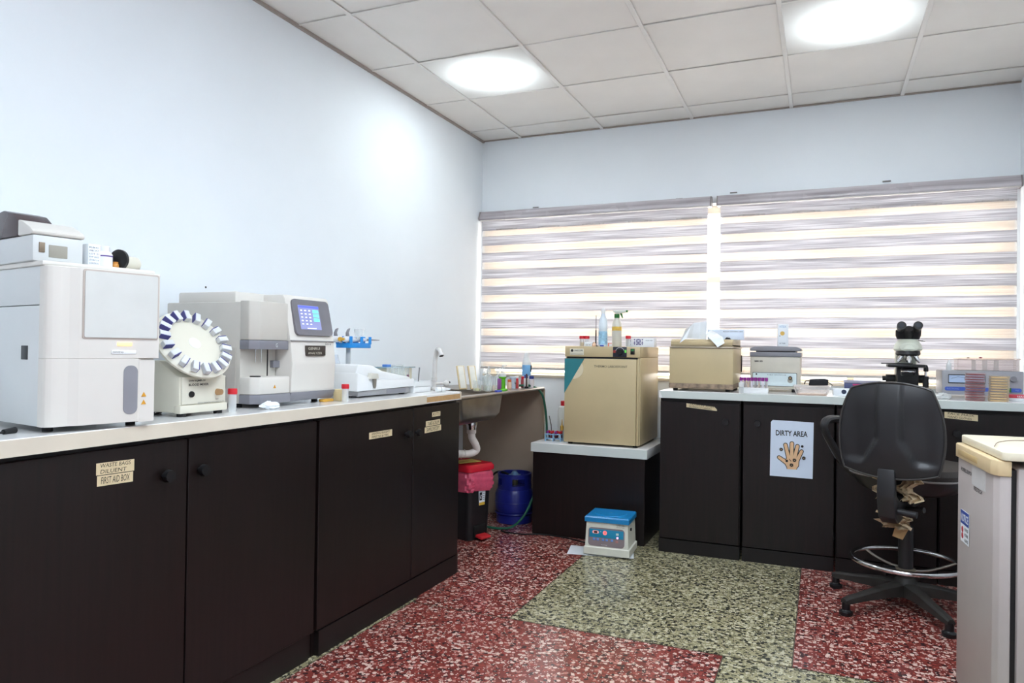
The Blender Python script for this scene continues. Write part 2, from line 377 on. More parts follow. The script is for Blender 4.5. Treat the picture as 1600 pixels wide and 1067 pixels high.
def zebra_blind(x0, x1, label):
    t = thing('zebra_blind', label, 'window blind', ((x0+x1)/2, -.05, 2.03), 0, 'zebra blinds over the window')
    h = (x1-x0)/2
    vm = wood('blind_cassette_finish', '#a39b9e', '#d0cbcf', .26, 'x', 5) if 'blind_cassette_finish' not in MATS else MATS['blind_cassette_finish']
    prof = [(.049, 0), (-.020, 0), (-.024, .006)]+[(-.024+.05*math.sin(R(a))**2*.35-.002*math.cos(R(a)), .006+.058*a/90) for a in (15, 30, 45, 60, 75, 90)]+[(.049, .066)]
    MB().prism(prof, 'x', -h+.004, h-.004).build('cassette', vm, t)
    for s_ in (-1, 1):
        MB().prism([(p-.001 if p < 0 else p, q) for p, q in prof], 'x', s_*h-.004, s_*h+.004).build('end_cap', mat('blind_end_cap', '#8d8585', .4), t)
    MB().box(-h+.004, h-.004, -.026, -.018, -.004, .001).build('cassette_lip', mat('blind_lip', '#d6cfc8', .35), t)
    fs = MATS.get('blind_strip_front') or fabric_strip('blind_strip_front', '#bcb9be', '#f0eff2', .42)
    bs = MATS.get('blind_strip_back') or fabric_strip('blind_strip_back', '#d3c7bb', '#f5f0e9', .50)
    sh = MATS.get('blind_sheer') or sheer_mat('blind_sheer', '#f2ece4', .72)
    g = h-.018; P = .1183; zt = 1.917-2.03
    def sheet(name, m, z0, z1, y, gg):
        v = []; f = []; n = 24
        for i in range(n+1):
            x = -gg+2*gg*i/n; wv = .0012*math.sin(i*1.3+z0*40)
            v += [(x, y+wv, z0), (x, y+wv, z1), (x, y+wv+.0008, z1), (x, y+wv+.0008, z0)]
        for i in range(n):
            a = i*4; b = a+4
            f += [(a, b, b+1, a+1), (a+1, b+1, b+2, a+2), (a+2, b+2, b+3, a+3), (a+3, b+3, b, a)]
        f += [(0, 1, 2, 3), (4*n, 4*n+3, 4*n+2, 4*n+1)]
        MB().add(v, f).build(name, m, t, smooth=60)
    sheet('fabric_strip', fs, -.073, -.002, 0, g)
    for k in range(9):
        z1 = zt-P*k; z0 = z1-.067
        bot = .985-2.03
        if z1 > bot: sheet('fabric_strip', fs, max(z0, bot), z1, 0, g)
        a, b_ = z1, z1+P-.067                                     # the gap above this strip: sheer in front, back strip behind
        if a < bot: a = bot
        if b_ > a+.004: sheet('sheer_strip', sh, a, b_, .0, g)
        bz = (z1+z1+P-.067)/2
        if bz+.034 < bot+.006: continue
        sheet('back_strip', bs, max(bz-.034, bot), bz+.034, .032, g-.004)
    MB().box(-g, g, -.008, .036, .971-2.03, .986-2.03, .004).build('bottom_rail', mat('blind_rail', '#b9b4b2', .4), t)
    # brackets and cord
    return t
zebra_blind(.012, 1.628, 'striped grey and cream zebra blind over the left half of the window')
zebra_blind(1.668, 3.268, 'striped grey and cream zebra blind over the right half of the window')

# ------------------------------------------------------------------ left bench
LX = .624
def knob(x, z, par):
    o = MB().cyl((x, 0, z), (x, -.016, z), .008, n=12).cyl((x, -.014, z), (x, -.028, z), .0175, .016, n=20).build('knob', BLACK, par)
    return o
def tape(par, x0, x1, z0, z1, lines, y, tilt=0, cut=0):
    """masking tape strip with handwriting"""
    pts = [(x0, z0), (x1, z0+tilt), (x1, z1+tilt-cut), (x1-cut, z1+tilt), (x0, z1)] if cut else [(x0, z0), (x1, z0+tilt), (x1, z1+tilt), (x0, z1)]
    MB().prism(pts, 'y', y-.0006, y).build('tape_label', TAPE, par, label='handwritten masking tape label')
    n = len(lines); hh = (z1-z0)/n
    for i, s in enumerate(lines):
        mx = (x1-x0)*.10
        text(s, x0+mx, x1-mx-(.012 if i else 0), z1-(i+1)*hh+hh*.18, z1-i*hh-hh*.16, INK, par, y-.0011, 'handwriting', shear=.12, tilt=tilt*.8)
def cabinet(name, label, y0, y1, splits, toe, group):
    """dark base cabinet on the left wall, doors face +x. local x runs along the wall"""
    t = thing(name, label, 'cabinet', (LX, y0, 0), 90, group); W = y1-y0
    MB().box(0, W, .021, .60, .09, .855).build('body', ESP, t)
    MB().box(0, .018, .0195, .60, 0, .09).build('side_panel', ESP, t); MB().box(W-.018, W, .0015 if toe else .0195, .60, 0, .09).build('side_panel', ESP, t)
    MB().box(.018, W-.018, .0 if toe else .012, .05, 0, .09).build('toe_kick', ESPX, t)
    doors = []
    for i, (a, b) in enumerate(splits):
        e = bpy.data.objects.new('door', MB().box(a-y0+.003, b-y0-.003, 0, .019, .095, .846, .0015, 1).mesh('door', ESP)); COL.objects.link(e); e.parent = t
        doors.append(e)
    return t, doors
def left_bench():
    B, dB = cabinet('base_cabinet', 'dark wooden base cabinet under the two analysers on the left', -3.79, -2.625, [(-3.79, -3.2), (-3.2, -2.628)], False, 'base cabinets along the left wall')
    knob(-3.282+3.79, .754, dB[0]); knob(-3.159+3.79, .752, dB[1])
    tape(dB[0], .306, .414, .785, .815, ['WASTE BAGS', 'DILUENT'], 0, -.003)
    tape(dB[0], .309, .411, .757, .783, ['FIRST AID BOX'], 0, -.003)
    A, dA = cabinet('base_cabinet', 'dark wooden base cabinet next to the sink, with several tape labels', -2.62, -1.52, [(-2.617, -1.967), (-1.967, -1.523)], True, 'base cabinets along the left wall')
    knob(-2.03+2.62, .738, dA[0]); knob(-1.945+2.62, .737, dA[1])
    tape(dA[0], 2.62-2.305, 2.62-2.138, .745, .772, ['UNIVERSAL REAGENTS', 'PIPETTES & TIPS'], 0, -.002)
    tape(dA[1], 2.62-1.80, 2.62-1.722, .794, .815, ['KITS'], 0, 0, .0)
    tape(dA[1], 2.62-1.856, 2.62-1.723, .754, .778, ['TUBES & DRUM'], 0, 0)
    tape(dA[1], 2.62-1.866, 2.62-1.713, .725, .751, ['SAMPLE RECEIPT'], 0, 0)
    Cc, dC = cabinet('base_cabinet', 'dark wooden base cabinet nearest the camera on the left', -4.96, -3.795, [(-4.96, -4.38), (-4.38, -3.798)], False, 'base cabinets along the left wall')
    knob(.53, .754, dC[0]); knob(.62, .754, dC[1])
    # the chipped stretch of edge band leaves bare board
    t = thing('worktop', 'long white laminate worktop along the left wall', 'worktop', (LX, -4.98, .86), 90); W = 4.98-1.545
    MB().box(0, W, -.018, .622, .0, .04, .002, 1).build('top_board', CTOP, t)
    MB().box(0, W-.34, -.0205, -.018, .0005, .0385).box(W-.012, W, -.0205, -.018, .0005, .0385).build('edge_band', CEDGE, t)
    MB().box(W-.34, W-.012, -.0192, -.018, .006, .030).build('bare_edge', CHIP, t, label='bare chipboard where the edge band broke off')
left_bench()
LT = .90                                                          # left worktop height
SL = .865                                                         # sink slab height

def rod_box(mb, x0, x1, y0, y1, z0, z1, r): return mb.box(x0, x1, y0, y1, z0, z1, r, 3)

def hematology():
    t = thing('blood_analyser', 'large off-white blood analyser with a blank screen, at the left edge', 'analyser', (.607, -3.607, LT), 79.1)
    # side shell, facing the camera
    MB().box(.035, .268, .03, .43, .014, .392, .006).build('rear_body', LABG, t)
    MB().box(.0, .036, .034, .43, .014, .302, .003).build('side_panel', LABG, t)
    MB().box(.0, .036, .034, .43, .3035, .396, .003).build('side_panel', LABG, t)
    MB().box(-.0015, .012, .088, .122, .172, .206, .001).build('side_port', BLACK, t)
    MB().box(-.004, .27, .012, .432, .396, .408, .004).build('top_cover', LABW, t)
    # rounded left column and front fascia
    pr = [(0, .034), (0, .012), (.004, .004), (.014, -.002), (.03, -.004), (.05, -.003), (.07, -.012), (.27, -.012), (.27, .034)]
    MB().prism(pr, 'z', .176, .396, .0015, 1).build('upper_fascia', LABW, t)
    MB().prism([(0, .034), (0, .012), (.004, .004), (.014, -.002), (.03, -.004), (.05, -.003), (.07, -.0115), (.215, -.0115), (.235, .0), (.262, .0), (.262, .034)], 'z', .014, .1758, .0008, 1).build('lower_fascia', LABW, t)
    # screen in a sloping recess
    fr = rrect(.080, .262, .228, .390, .004)
    MB().prism(rrect(.076, .266, .224, .394, .006), 'y', -.0135, -.0105).build('screen_surround', mat('surround_taupe', '#bdb0a6', .5), t)
    MB().prism(fr, 'y', -.0155, -.0125).build('screen', mat('screen_pale_reflection', '#d4d4cf', .16, var=.03, coat=.4), t)  # pale screen colour stands in for the window reflected in it
    MB().box(.160, .198, -.0145, -.010, .208, .217, .003).build('status_light', mat('orange_status_light', '#ffb36a', .4, emit=1.6), t)
    nm = MB().box(.146, .208, -.0138, -.011, .187, .197, .001).build('name_plate', WHITEP, t)
    text('mindray', .149, .176, .1892, .1946, INK, nm, -.0142)
    MB().prism(rrect(.178, .214, .034, .158, .016), 'y', -.0128, .002).build('aspiration_recess', GREYP, t)
    MB().prism(rrect(.2165, .2605, .012, .172, .004), 'y', -.0082, .001).build('right_strip', LABW, t)
    for z in (.082, .062):
        s = MB().prism([(.226, z-.005), (.239, z-.005), (.2325, z+.007)], 'y', -.0094, -.0082).build('warning_sticker', mat('warning_yellow', '#d99a2b', .5), t)
    for x, y in ((.03, .05), (.23, .05), (.03, .38), (.23, .38)): MB().cyl((x, y, 0), (x, y, .016), .012, n=12).build('foot', RUBBER, t)
    # printer on top
    zt = LT+.408
    p = thing('label_printer', 'pale grey printer with a dark smoked cover, on the blood analyser', 'printer', (.607-.055, -3.607-.005, zt), 79.1)
    MB().box(.006, .122, .0, .25, 0, .064, .006).build('body', LABG, p)
    MB().prism([(.0, .0645), (.075, .0645), (.075, .104), (.055, .100), (.012, .082), (-.003, .072)], 'x', .004, .124, .003).build('top_shell', LABW, p)
    MB().prism([(.0755, .0645), (.25, .0645), (.25, .10), (.21, .128), (.16, .134), (.11, .124), (.0755, .102)], 'x', .004, .085, .004).build('paper_cover', mat('smoked_plastic', '#4a3d3e', .25), p)
    MB().prism([(.0755, .0645), (.24, .0645), (.22, .096), (.12, .102), (.0755, .094)], 'x', .0855, .122, .004).build('rear_cover', mat('smoked_plastic_sheen', '#8d7f84', .3), p)  # paler copy of the smoked cover: reflection on its top put into colour
    MB().box(.020, .033, -.0025, .002, .022, .046, .001).build('front_button', mat('bronze_badge', '#8a7a68', .35, .5), p)
    MB().box(.042, .084, -.0015, .002, .012, .042, .001).build('paper_slot', mat('slot_shadow_grey', '#9b968a', .6), p)
    # things behind the printer
    def on(x, y, z=.408):
        c, s = math.cos(R(79.1)), math.sin(R(79.1)); return (.607+c*x-s*y, -3.607+s*x+c*y, LT+z)
    b = thing('reagent_carton', 'tall white carton with fine print, between the printer and the white bottle', 'carton', on(.134, .08), 79)
    MB().box(-.012, .018, -.018, .018, 0, .058, .001).build('carton_body', PAPER, b)
    for k in range(6): text(['RBC', 'WBC PLT', 'LOT 21', 'EXP 2025', 'STORE 2-8', 'CONTROL'][k], -.010, .014, .047-k*.008, .051-k*.008, INKB, b, -.0186)
    b = thing('white_bottle', 'small white plastic bottle with a purple label band, on the blood analyser', 'bottle', on(.170, .08), 79)
    MB().lathe([(.0185, 0), (.020, .002), (.020, .036), (.015, .043), (.0125, .044)], n=20).build('bottle_body', WHITEP, b)
    MB().lathe([(.0203, .030), (.0203, .033)], n=20).build('label_band', mat('purple_band', '#5b3a8a', .5), b)
    MB().lathe([(.0132, .042), (.0132, .056), (.011, .058)], n=18).build('cap', WHITEP, b)
    b = thing('small_amber_pot', 'tiny amber plastic pot beside the black torch, on the blood analyser', 'pot', on(.197, .075), 79)
    MB().lathe([(.008, 0), (.0085, .012), (.006, .016)], n=14).build('pot_body', mat('amber_plastic', '#c98a3a', .3), b)
    MB().lathe([(.0066, .015), (.0066, .02)], n=12).build('lid', mat('amber_lid', '#b5762c', .4), b)
    b = thing('torch', 'black-faced cream cylinder lying on the blood analyser', 'torch', on(.212, .08), 79+22)
    Mr = Matrix.Translation((0, 0, .027)) @ Matrix.Rotation(R(90), 4, 'Y')
    MB().lathe([(.018, -.012), (.027, -.008), (.027, .0), (.022, .006)], n=24, M=Mr).build('head', BLACK, b)
    Mb = Matrix.Translation((0, 0, .0205)) @ Matrix.Rotation(R(90), 4, 'Y')
    MB().lathe([(.019, .004), (.0205, .012), (.0205, .052), (.018, .056)], n=20, M=Mb).build('barrel', CREAM, b)
hematology()

def blood_mixer():
    t = thing('blood_mixer', 'blood tube mixer with a tilted wheel of blue-lined clips', 'mixer', (.555, -3.172, LT), 92)
    prof = [(0, .012), (.002, .116), (.028, .132), (.085, .165), (.125, .165), (.15, .14), (.15, .012)]   # (y, z)
    MB().prism(prof, 'x', 0, .186, .006).build('housing', CREAM, t)
    MB().box(.006, .180, -.004, .004, .036, .118, .002).build('front_panel', CREAM, t)
    MB().box(-.002, .188, -.006, .02, .010, .034, .004).build('plinth_lip', CREAM, t)
    text('DW-KJMR-IV', .030, .096, .1015, .1085, INK, t, -.0046, bold=.02)
    text('BLOOD MIXER', .030, .108, .0905, .0975, INK, t, -.0046, bold=.02)
    text('MEDICAL LABORATORY INSTRUMENTS CO.,LTD', .066, .172, .037, .040, INKB, t, -.0046)
    text('SPEED', .137, .150, .0445, .0475, INK, t, -.0046)
    MB().cyl((.040, -.003, .066), (.040, -.009, .066), .0095, .009, n=18).build('power_switch', BLACK, t)
    MB().cyl((.145, -.003, .068), (.145, -.020, .068), .0105, .009, n=18).build('speed_knob', mat('bronze_knob', '#c39c74', .3, .5), t)
    for x, y in ((.02, .012), (.165, .012), (.02, .135), (.165, .135)): MB().cyl((x, y, 0), (x, y, .013), .013, n=12).build('foot', RUBBER, t)
    # wheel, tilted up and forward
    c = Vector((.078, .030, .212)); n = Vector((-.12, -.80, .60)).normalized()
    ux = (Vector((1, 0, 0))-n*n.x).normalized(); uy = n.cross(ux)
    M = Matrix((ux, uy, n)).transposed().to_4x4(); M.translation = c
    wh = MB().lathe([(.118, -.006), (.122, -.003), (.122, .003), (.112, .008), (.03, .010), (.0, .010)], n=48, M=M).build('wheel', CREAM, t)
    wh_hub = MB().lathe([(.019, .010), (.019, .0112), (.0, .0112)], n=24, M=M).build('hub_sticker', PAPER, wh)
    MB().cyl(tuple(c-n*.004), tuple(c-n*.075), .022, n=20).build('axle', GREYP, t)
    blue = mat('blue_clip_foam', '#4b4b8c', .6)
    for k in range(18):
        Mk = M @ Matrix.Rotation(2*PI*k/18, 4, 'Z') @ Matrix.Translation((.098, 0, 0))
        cl = MB().box(-.016, .017, -.0085, .0085, .008, .026, .0015, 1, M=Mk).build('tube_clip', mat('clip_white', '#d6d8da', .4), wh)
        MB().box(-.014, .015, .0086, .0106, .008, .026, M=Mk).build('clip_lining', blue, wh)
blood_mixer()

def red_cap_tube(x, y, z, label, h=.062, r=.0125, group='red capped sample containers', liquid=None):
    t = thing('sample_container', label, 'sample container', (x, y, z), random.uniform(0, 90), group)
    MB().lathe([(r*.85, 0), (r, .003), (r, h-.016)], n=18).build('tube', CLEARP, t)
    if liquid: MB().lathe([(r*.8, .002), (r*.9, .004), (r*.9, h*.4)], n=16).build('liquid', mat('liquid_'+liquid, liquid, .2), t)
    MB().lathe([(r*1.18, h-.018), (r*1.2, h-.004), (r*1.1, h)], n=22).build('cap', RED, t)
    return t

def chem_analyser():
    t = thing('clinical_analyser', 'tall off-white analyser with a lit touch screen and slate grey bands', 'analyser', (.515, -2.835, LT), 90)
    tp = mat('analyser_taupe', '#c8c3ba', .45, var=.02)
    # left bay
    MB().box(-.0, .174, .055, .40, .014, .362, .004).build('left_body', tp, t)
    MB().prism([(0, .06), (.0, .02), (.03, .0), (.172, .0), (.172, .06)], 'z', .232, .366, .004).build('sampler_hood', tp, t)
    MB().prism([(0, .06), (.0, .019), (.03, -.002), (.174, -.002), (.174, .06)], 'z', .200, .2315, .002).build('grey_band', DGREY, t)
    MB().prism([(0, .06), (.0, .012), (.022, -.012), (.172, -.012), (.172, .06)], 'z', .046, .105, .004).build('sample_shelf', LABW, t)
    MB().prism([(0, .06), (.0, .012), (.022, -.0135), (.174, -.0135), (.174, .06)], 'z', .014, .0455, .002).build('grey_plinth', DGREY, t)
    MB().prism([(.088, .066), (.100, .066), (.094, .077)], 'y', -.0132, -.012).build('warning_sticker', mat('warning_yellow', '#d99a2b', .5), t)
    MB().cyl((.045, .03, .105), (.045, .03, .109), .018, n=20).build('sample_well', BLACK, t)
    MB().box(.128, .132, .053, .058, .106, .20).build('panel_gap', BLACK, t)
    for x in (.05, .078): MB().cyl((x, .035, .205), (x, .035, .155), .0014, n=8).build('needle', CHROME, t)
    MB().box(.145, .178, .04, .07, .135, .160, .001).build('grey_insert', DGREY, t)
    text('G', .108, .117, .208, .222, WHITEP, t, -.0027)
    # right tower, bowed front
    pr = [(.40, .014), (.006, .014), (-.012, .05), (-.018, .15), (-.008, .23), (.010, .32), (.022, .385), (.03, .40), (.40, .40)]
    MB().prism(pr, 'x', .178, .43, .006).build('tower_body', LABW, t)
    MB().prism([(.06, .014), (-.0, .014), (-.016, .046), (.06, .046)], 'x', .177, .431, .002).build('tower_plinth', DGREY, t)
    MB().box(.177, .4315, -.0135, -.007, .232, .2345).build('seam', GREYP, t)
    # sloped screen bezel: plane through the tower front
    a0, a1 = Vector((0, -.0085, .253)), Vector((0, .0215, .388)); uz = (a1-a0).normalized(); nn = Vector((0, -uz.z, uz.y))
    Ms = Matrix((Vector((1, 0, 0)), -nn, uz)).transposed().to_4x4(); Ms.translation = a0
    MB().prism(rrect(.205, .418, 0, .136, .018), 'y', -.0045, .012, M=Ms).build('screen_bezel', mat('bezel_grey', '#77757b', .4), t)
    sc = MB().prism(rrect(.234, .352, .022, .114, .002), 'y', -.0056, -.0044, M=Ms).build('touch_screen', mat('lit_screen', '#6a6f95', .3, emit=.8), t)
    def q(x0, x1, z0, z1, m, nm): MB().box(x0, x1, -.0064, -.0057, z0, z1, M=Ms).build(nm, m, sc)
    scr_w = mat('screen_white', '#dfe6f5', .4, emit=.8); scr_g = mat('screen_green', '#5fd0b0', .4, emit=.8); scr_b = mat('screen_blue', '#4a55c8', .4, emit=.8)
    q(.236, .350, .104, .112, scr_b, 'title_bar')
    for k in range(3): q(.314, .346, .054+k*.016, .066+k*.016, scr_g, 'screen_button')
    for k in range(5):
        for j in range(3): q(.244+j*.023, .253+j*.023, .040+k*.013, .044+k*.013, scr_w, 'screen_field')
    q(.27, .32, .025, .028, scr_w, 'screen_field')
    MB().prism(rrect(.252, .360, .178, .216, .003), 'y', -.0215, -.0120).build('label_window', mat('dark_window', '#3a332e', .2), t)
    text('GENRUI', .258, .325, .200, .210, mat('pale_print', '#c9c3b5', .6), t, -.0222)
    text('ANALYZER', .258, .338, .184, .192, mat('pale_print', '#c9c3b5', .6), t, -.0222)
    text('Genrui', .372, .408, .2205+.018, .229+.018, INK, t, -.0148) if False else None
    text('Genrui', .362, .398, .219, .228, INK, t, -.0176, shear=.2)
    # side service panel, towards the camera (face -x local)
    MB().box(-.0025, .001, .075, .33, .024, .205).build('service_panel', mat('panel_warm_grey', '#c2bbb3', .5), t)
    MB().box(-.004, 0, .115, .145, .064, .105, .001).build('side_socket', BLACK, t)
    MB().cyl((-.005, .13, .196), (0, .13, .196), .006, n=10).build('bolt', CHROME, t)
    MB().tube(smoothpath([(-.003, .24, .165), (-.012, .2, .15), (-.012, .17, .130)]), .0022, 8).build('side_lever', CHROME, t)
    MB().box(.04, .42, .12, .39, .36, .402, .006).build('rear_hood', LABW, t)
    for x, y in ((.02, .08), (.16, .08), (.40, .06), (.02, .36), (.40, .36)): MB().cyl((x, y, 0), (x, y, .015), .012, n=12).build('foot', RUBBER, t)
chem_analyser()
red_cap_tube(.545, -2.955, LT, 'clear container with a red cap beside the blood mixer', .075, .0125)
red_cap_tube(.574, -2.398, LT, 'clear container with a red cap in front of the photometer', .068, .0125)

def crumple():
    me = MB(); n, k = 16, 9
    rs = []
    for i in range(k+1):
        a = PI*i/k
        rs.append([((.034*math.sin(a)+.0005)*math.cos(2*PI*j/n)*random.uniform(.7, 1.25), (.02*math.sin(a)+.0005)*math.sin(2*PI*j/n)*random.uniform(.7, 1.25), max(.0, .012-.015*math.cos(a)*random.uniform(.6, 1.2))) for j in range(n)])
    me.rings(rs)
    o = me.build('crumpled_tissue', PAPER, smooth=0); o.location = (.575, -2.815, LT); o.rotation_euler = (0, 0, R(75))
    tag(o, 'crumpled white tissue in front of the touch-screen analyser', 'tissue')
crumple()

def yellow_bottle():
    t = thing('reagent_tub', 'small cream tub of amber liquid beside the touch-screen analyser', 'tub', (.535, -2.384, LT), 88)
    MB().box(-.012, .020, -.02, .02, 0, .046, .003).build('tub_body', mat('cream_tub', '#e6d3a4', .4), t)
    MB().box(-.085, -.024, .006, .030, .0, .011, .003).build('amber_base', mat('amber_tray', '#d8a443', .35), t)
yellow_bottle()

def photometer():
    t = thing('photometer', 'low white wedge-shaped photometer with a side latch', 'photometer', (.515, -2.235, LT), 88)
    W = .43
    body = [(0, .032), (W, .040), (W, .075), (.155, .098), (0, .128)]          # (x, z) seen from the front
    MB().prism([(0, .028), (W, .034), (W, .068), (.14, .072), (.06, .09), (0, .105)], 'y', 0, .20, .004).build('body', WHITEP, t)
    MB().prism([(.004, .100), (.06, .086), (.14, .070), (W-.004, .066), (W-.02, .078), (.20, .108), (.12, .135), (.02, .14)], 'y', .014, .195, .006).build('top_cover', WHITEP, t)
    MB().box(.015, W-.03, .008, .19, .006, .032, .003).build('grey_base', mat('light_grey_base', '#9b9a9c', .5), t)
    MB().box(.22, W-.06, .0065, .009, .010, .028).build('vent_grille', GREYP, t)
    a = Vector((.035, .0, .139)); b = Vector((.185, 0, .115)); ux = (b-a).normalized(); nz = Vector((-ux.z, 0, ux.x))
    M = Matrix((ux, Vector((0, 1, 0)), nz)).transposed().to_4x4(); M.translation = (.03, .035, .1385)
    dp = MB().box(0, .13, 0, .14, -.004, .003, .001, M=M).build('display_frame', WHITEP, t)
    MB().box(.012, .118, .015, .125, .003, .0042, M=M).build('display_glass', mat('display_grey', '#bfc9cc', .15), t)
    MB().box(.118, .124, .0, .14, .003, .006, M=M).build('display_edge', BLACK, t)
    # latch
    MB().prism([(.075, .078), (.135, .078), (.130, .100), (.085, .103)], 'y', -.012, .01, .003).build('latch_housing', mat('latch_ivory', '#d8d4c8', .4), t)
    MB().prism([(.098, .078), (.122, .078), (.120, .046), (.114, .036), (.106, .040)], 'y', -.009, -.002, .001).build('latch_tongue', mat('latch_grey', '#8b857c', .35, .4), t)
    for x in (.02, W-.06):
        for y in (.03, .17): MB().cyl((x, y, 0), (x, y, .008), .014, n=12).build('foot', RUBBER, t)
photometer()

def pipette_stand():
    t = thing('pipette_stand', 'blue pipette stand on a grey post behind the photometer', 'pipette stand', (.235, -1.915, LT), 90)
    blue = mat('bright_blue_plastic', '#1f8fe0', .35)
    MB().lathe([(.05, 0), (.05, .008), (.018, .016)], n=24).build('base', GREYP, t)
    MB().lathe([(.011, .012), (.011, .23)], n=16).build('post', mat('post_grey', '#bfc2c4', .4), t)
    MB().box(-.055, .12, -.045, .03, .208, .232, .003).build('rack', blue, t)
    for x in (-.055, .03, .098):
        for y0_, y1_ in ((-.048, -.0437), (-.0125, -.0035), (.0275, .032)): MB().box(x, x+.022, y0_, y1_, .226, .262, .0015, 1).build('prong', blue, t)
    MB().lathe([(.018, .264), (.024, .292), (.023, .298)], c=(0.0, -.06, 0), n=20).cyl((0, -.048, .25), (0, -.06, .268), .006).build('carry_cup', CLEARP, t)
    for k, (y, dx, colh, lab) in enumerate(((-.028, 0, '#e9e9ec', 'white pipette with a grey trigger, front one on the blue stand'), (.012, -.035, '#e2b24a', 'pipette with a yellow plunger, rear one on the blue stand'))):
        p = thing('pipette', lab, 'pipette', (.235-y, -1.915+dx, LT+.2478), 90, 'pipettes on the blue stand')
        Mx = Matrix.Rotation(R(90), 4, 'Y')
        MB().lathe([(.010, -.075), (.015, -.06), (.014, .0), (.010, .06), (.006, .10)], n=16, M=Mx).build('barrel', mat('pipette_white', '#e4e6ea', .3), p)
        MB().lathe([(.006, .09), (.004, .14), (.0015, .215)], n=12, M=Mx).build('tip_cone', GREYP, p)
        MB().lathe([(.006, -.074), (.006, -.092), (.010, -.094), (.010, -.106)], n=14, M=Mx).build('plunger', mat('plunger_'+str(k), colh if k else '#d8a63a', .4), p)
        MB().prism([(-.055, .012), (-.035, .012), (-.042, .03), (-.030, .052), (-.045, .046), (-.056, .03)], 'y', -.005, .005, .002).build('finger_hook', GREYP, p)
    b = MB(); rs = []; n = 18
    for i in range(8):
        z = .012+i*.028; s_ = [.75, .98, 1, 1.02, .95, .82, .66, .5][i]
        rs.append([(.046*s_*math.cos(2*PI*j/n)*random.uniform(.9, 1.1), .046*s_*math.sin(2*PI*j/n)*random.uniform(.9, 1.1), z*.85) for j in range(n)])
    b.rings(rs)
    o = b.build('plastic_bag', glassy('bag_plastic', '#e8eef6', .45, .2), smooth=25); o.location = (.235, -2.035, LT)
    tag(o, 'clear plastic bag hanging behind the photometer by the blue pipette stand', 'plastic bag')
pipette_stand()

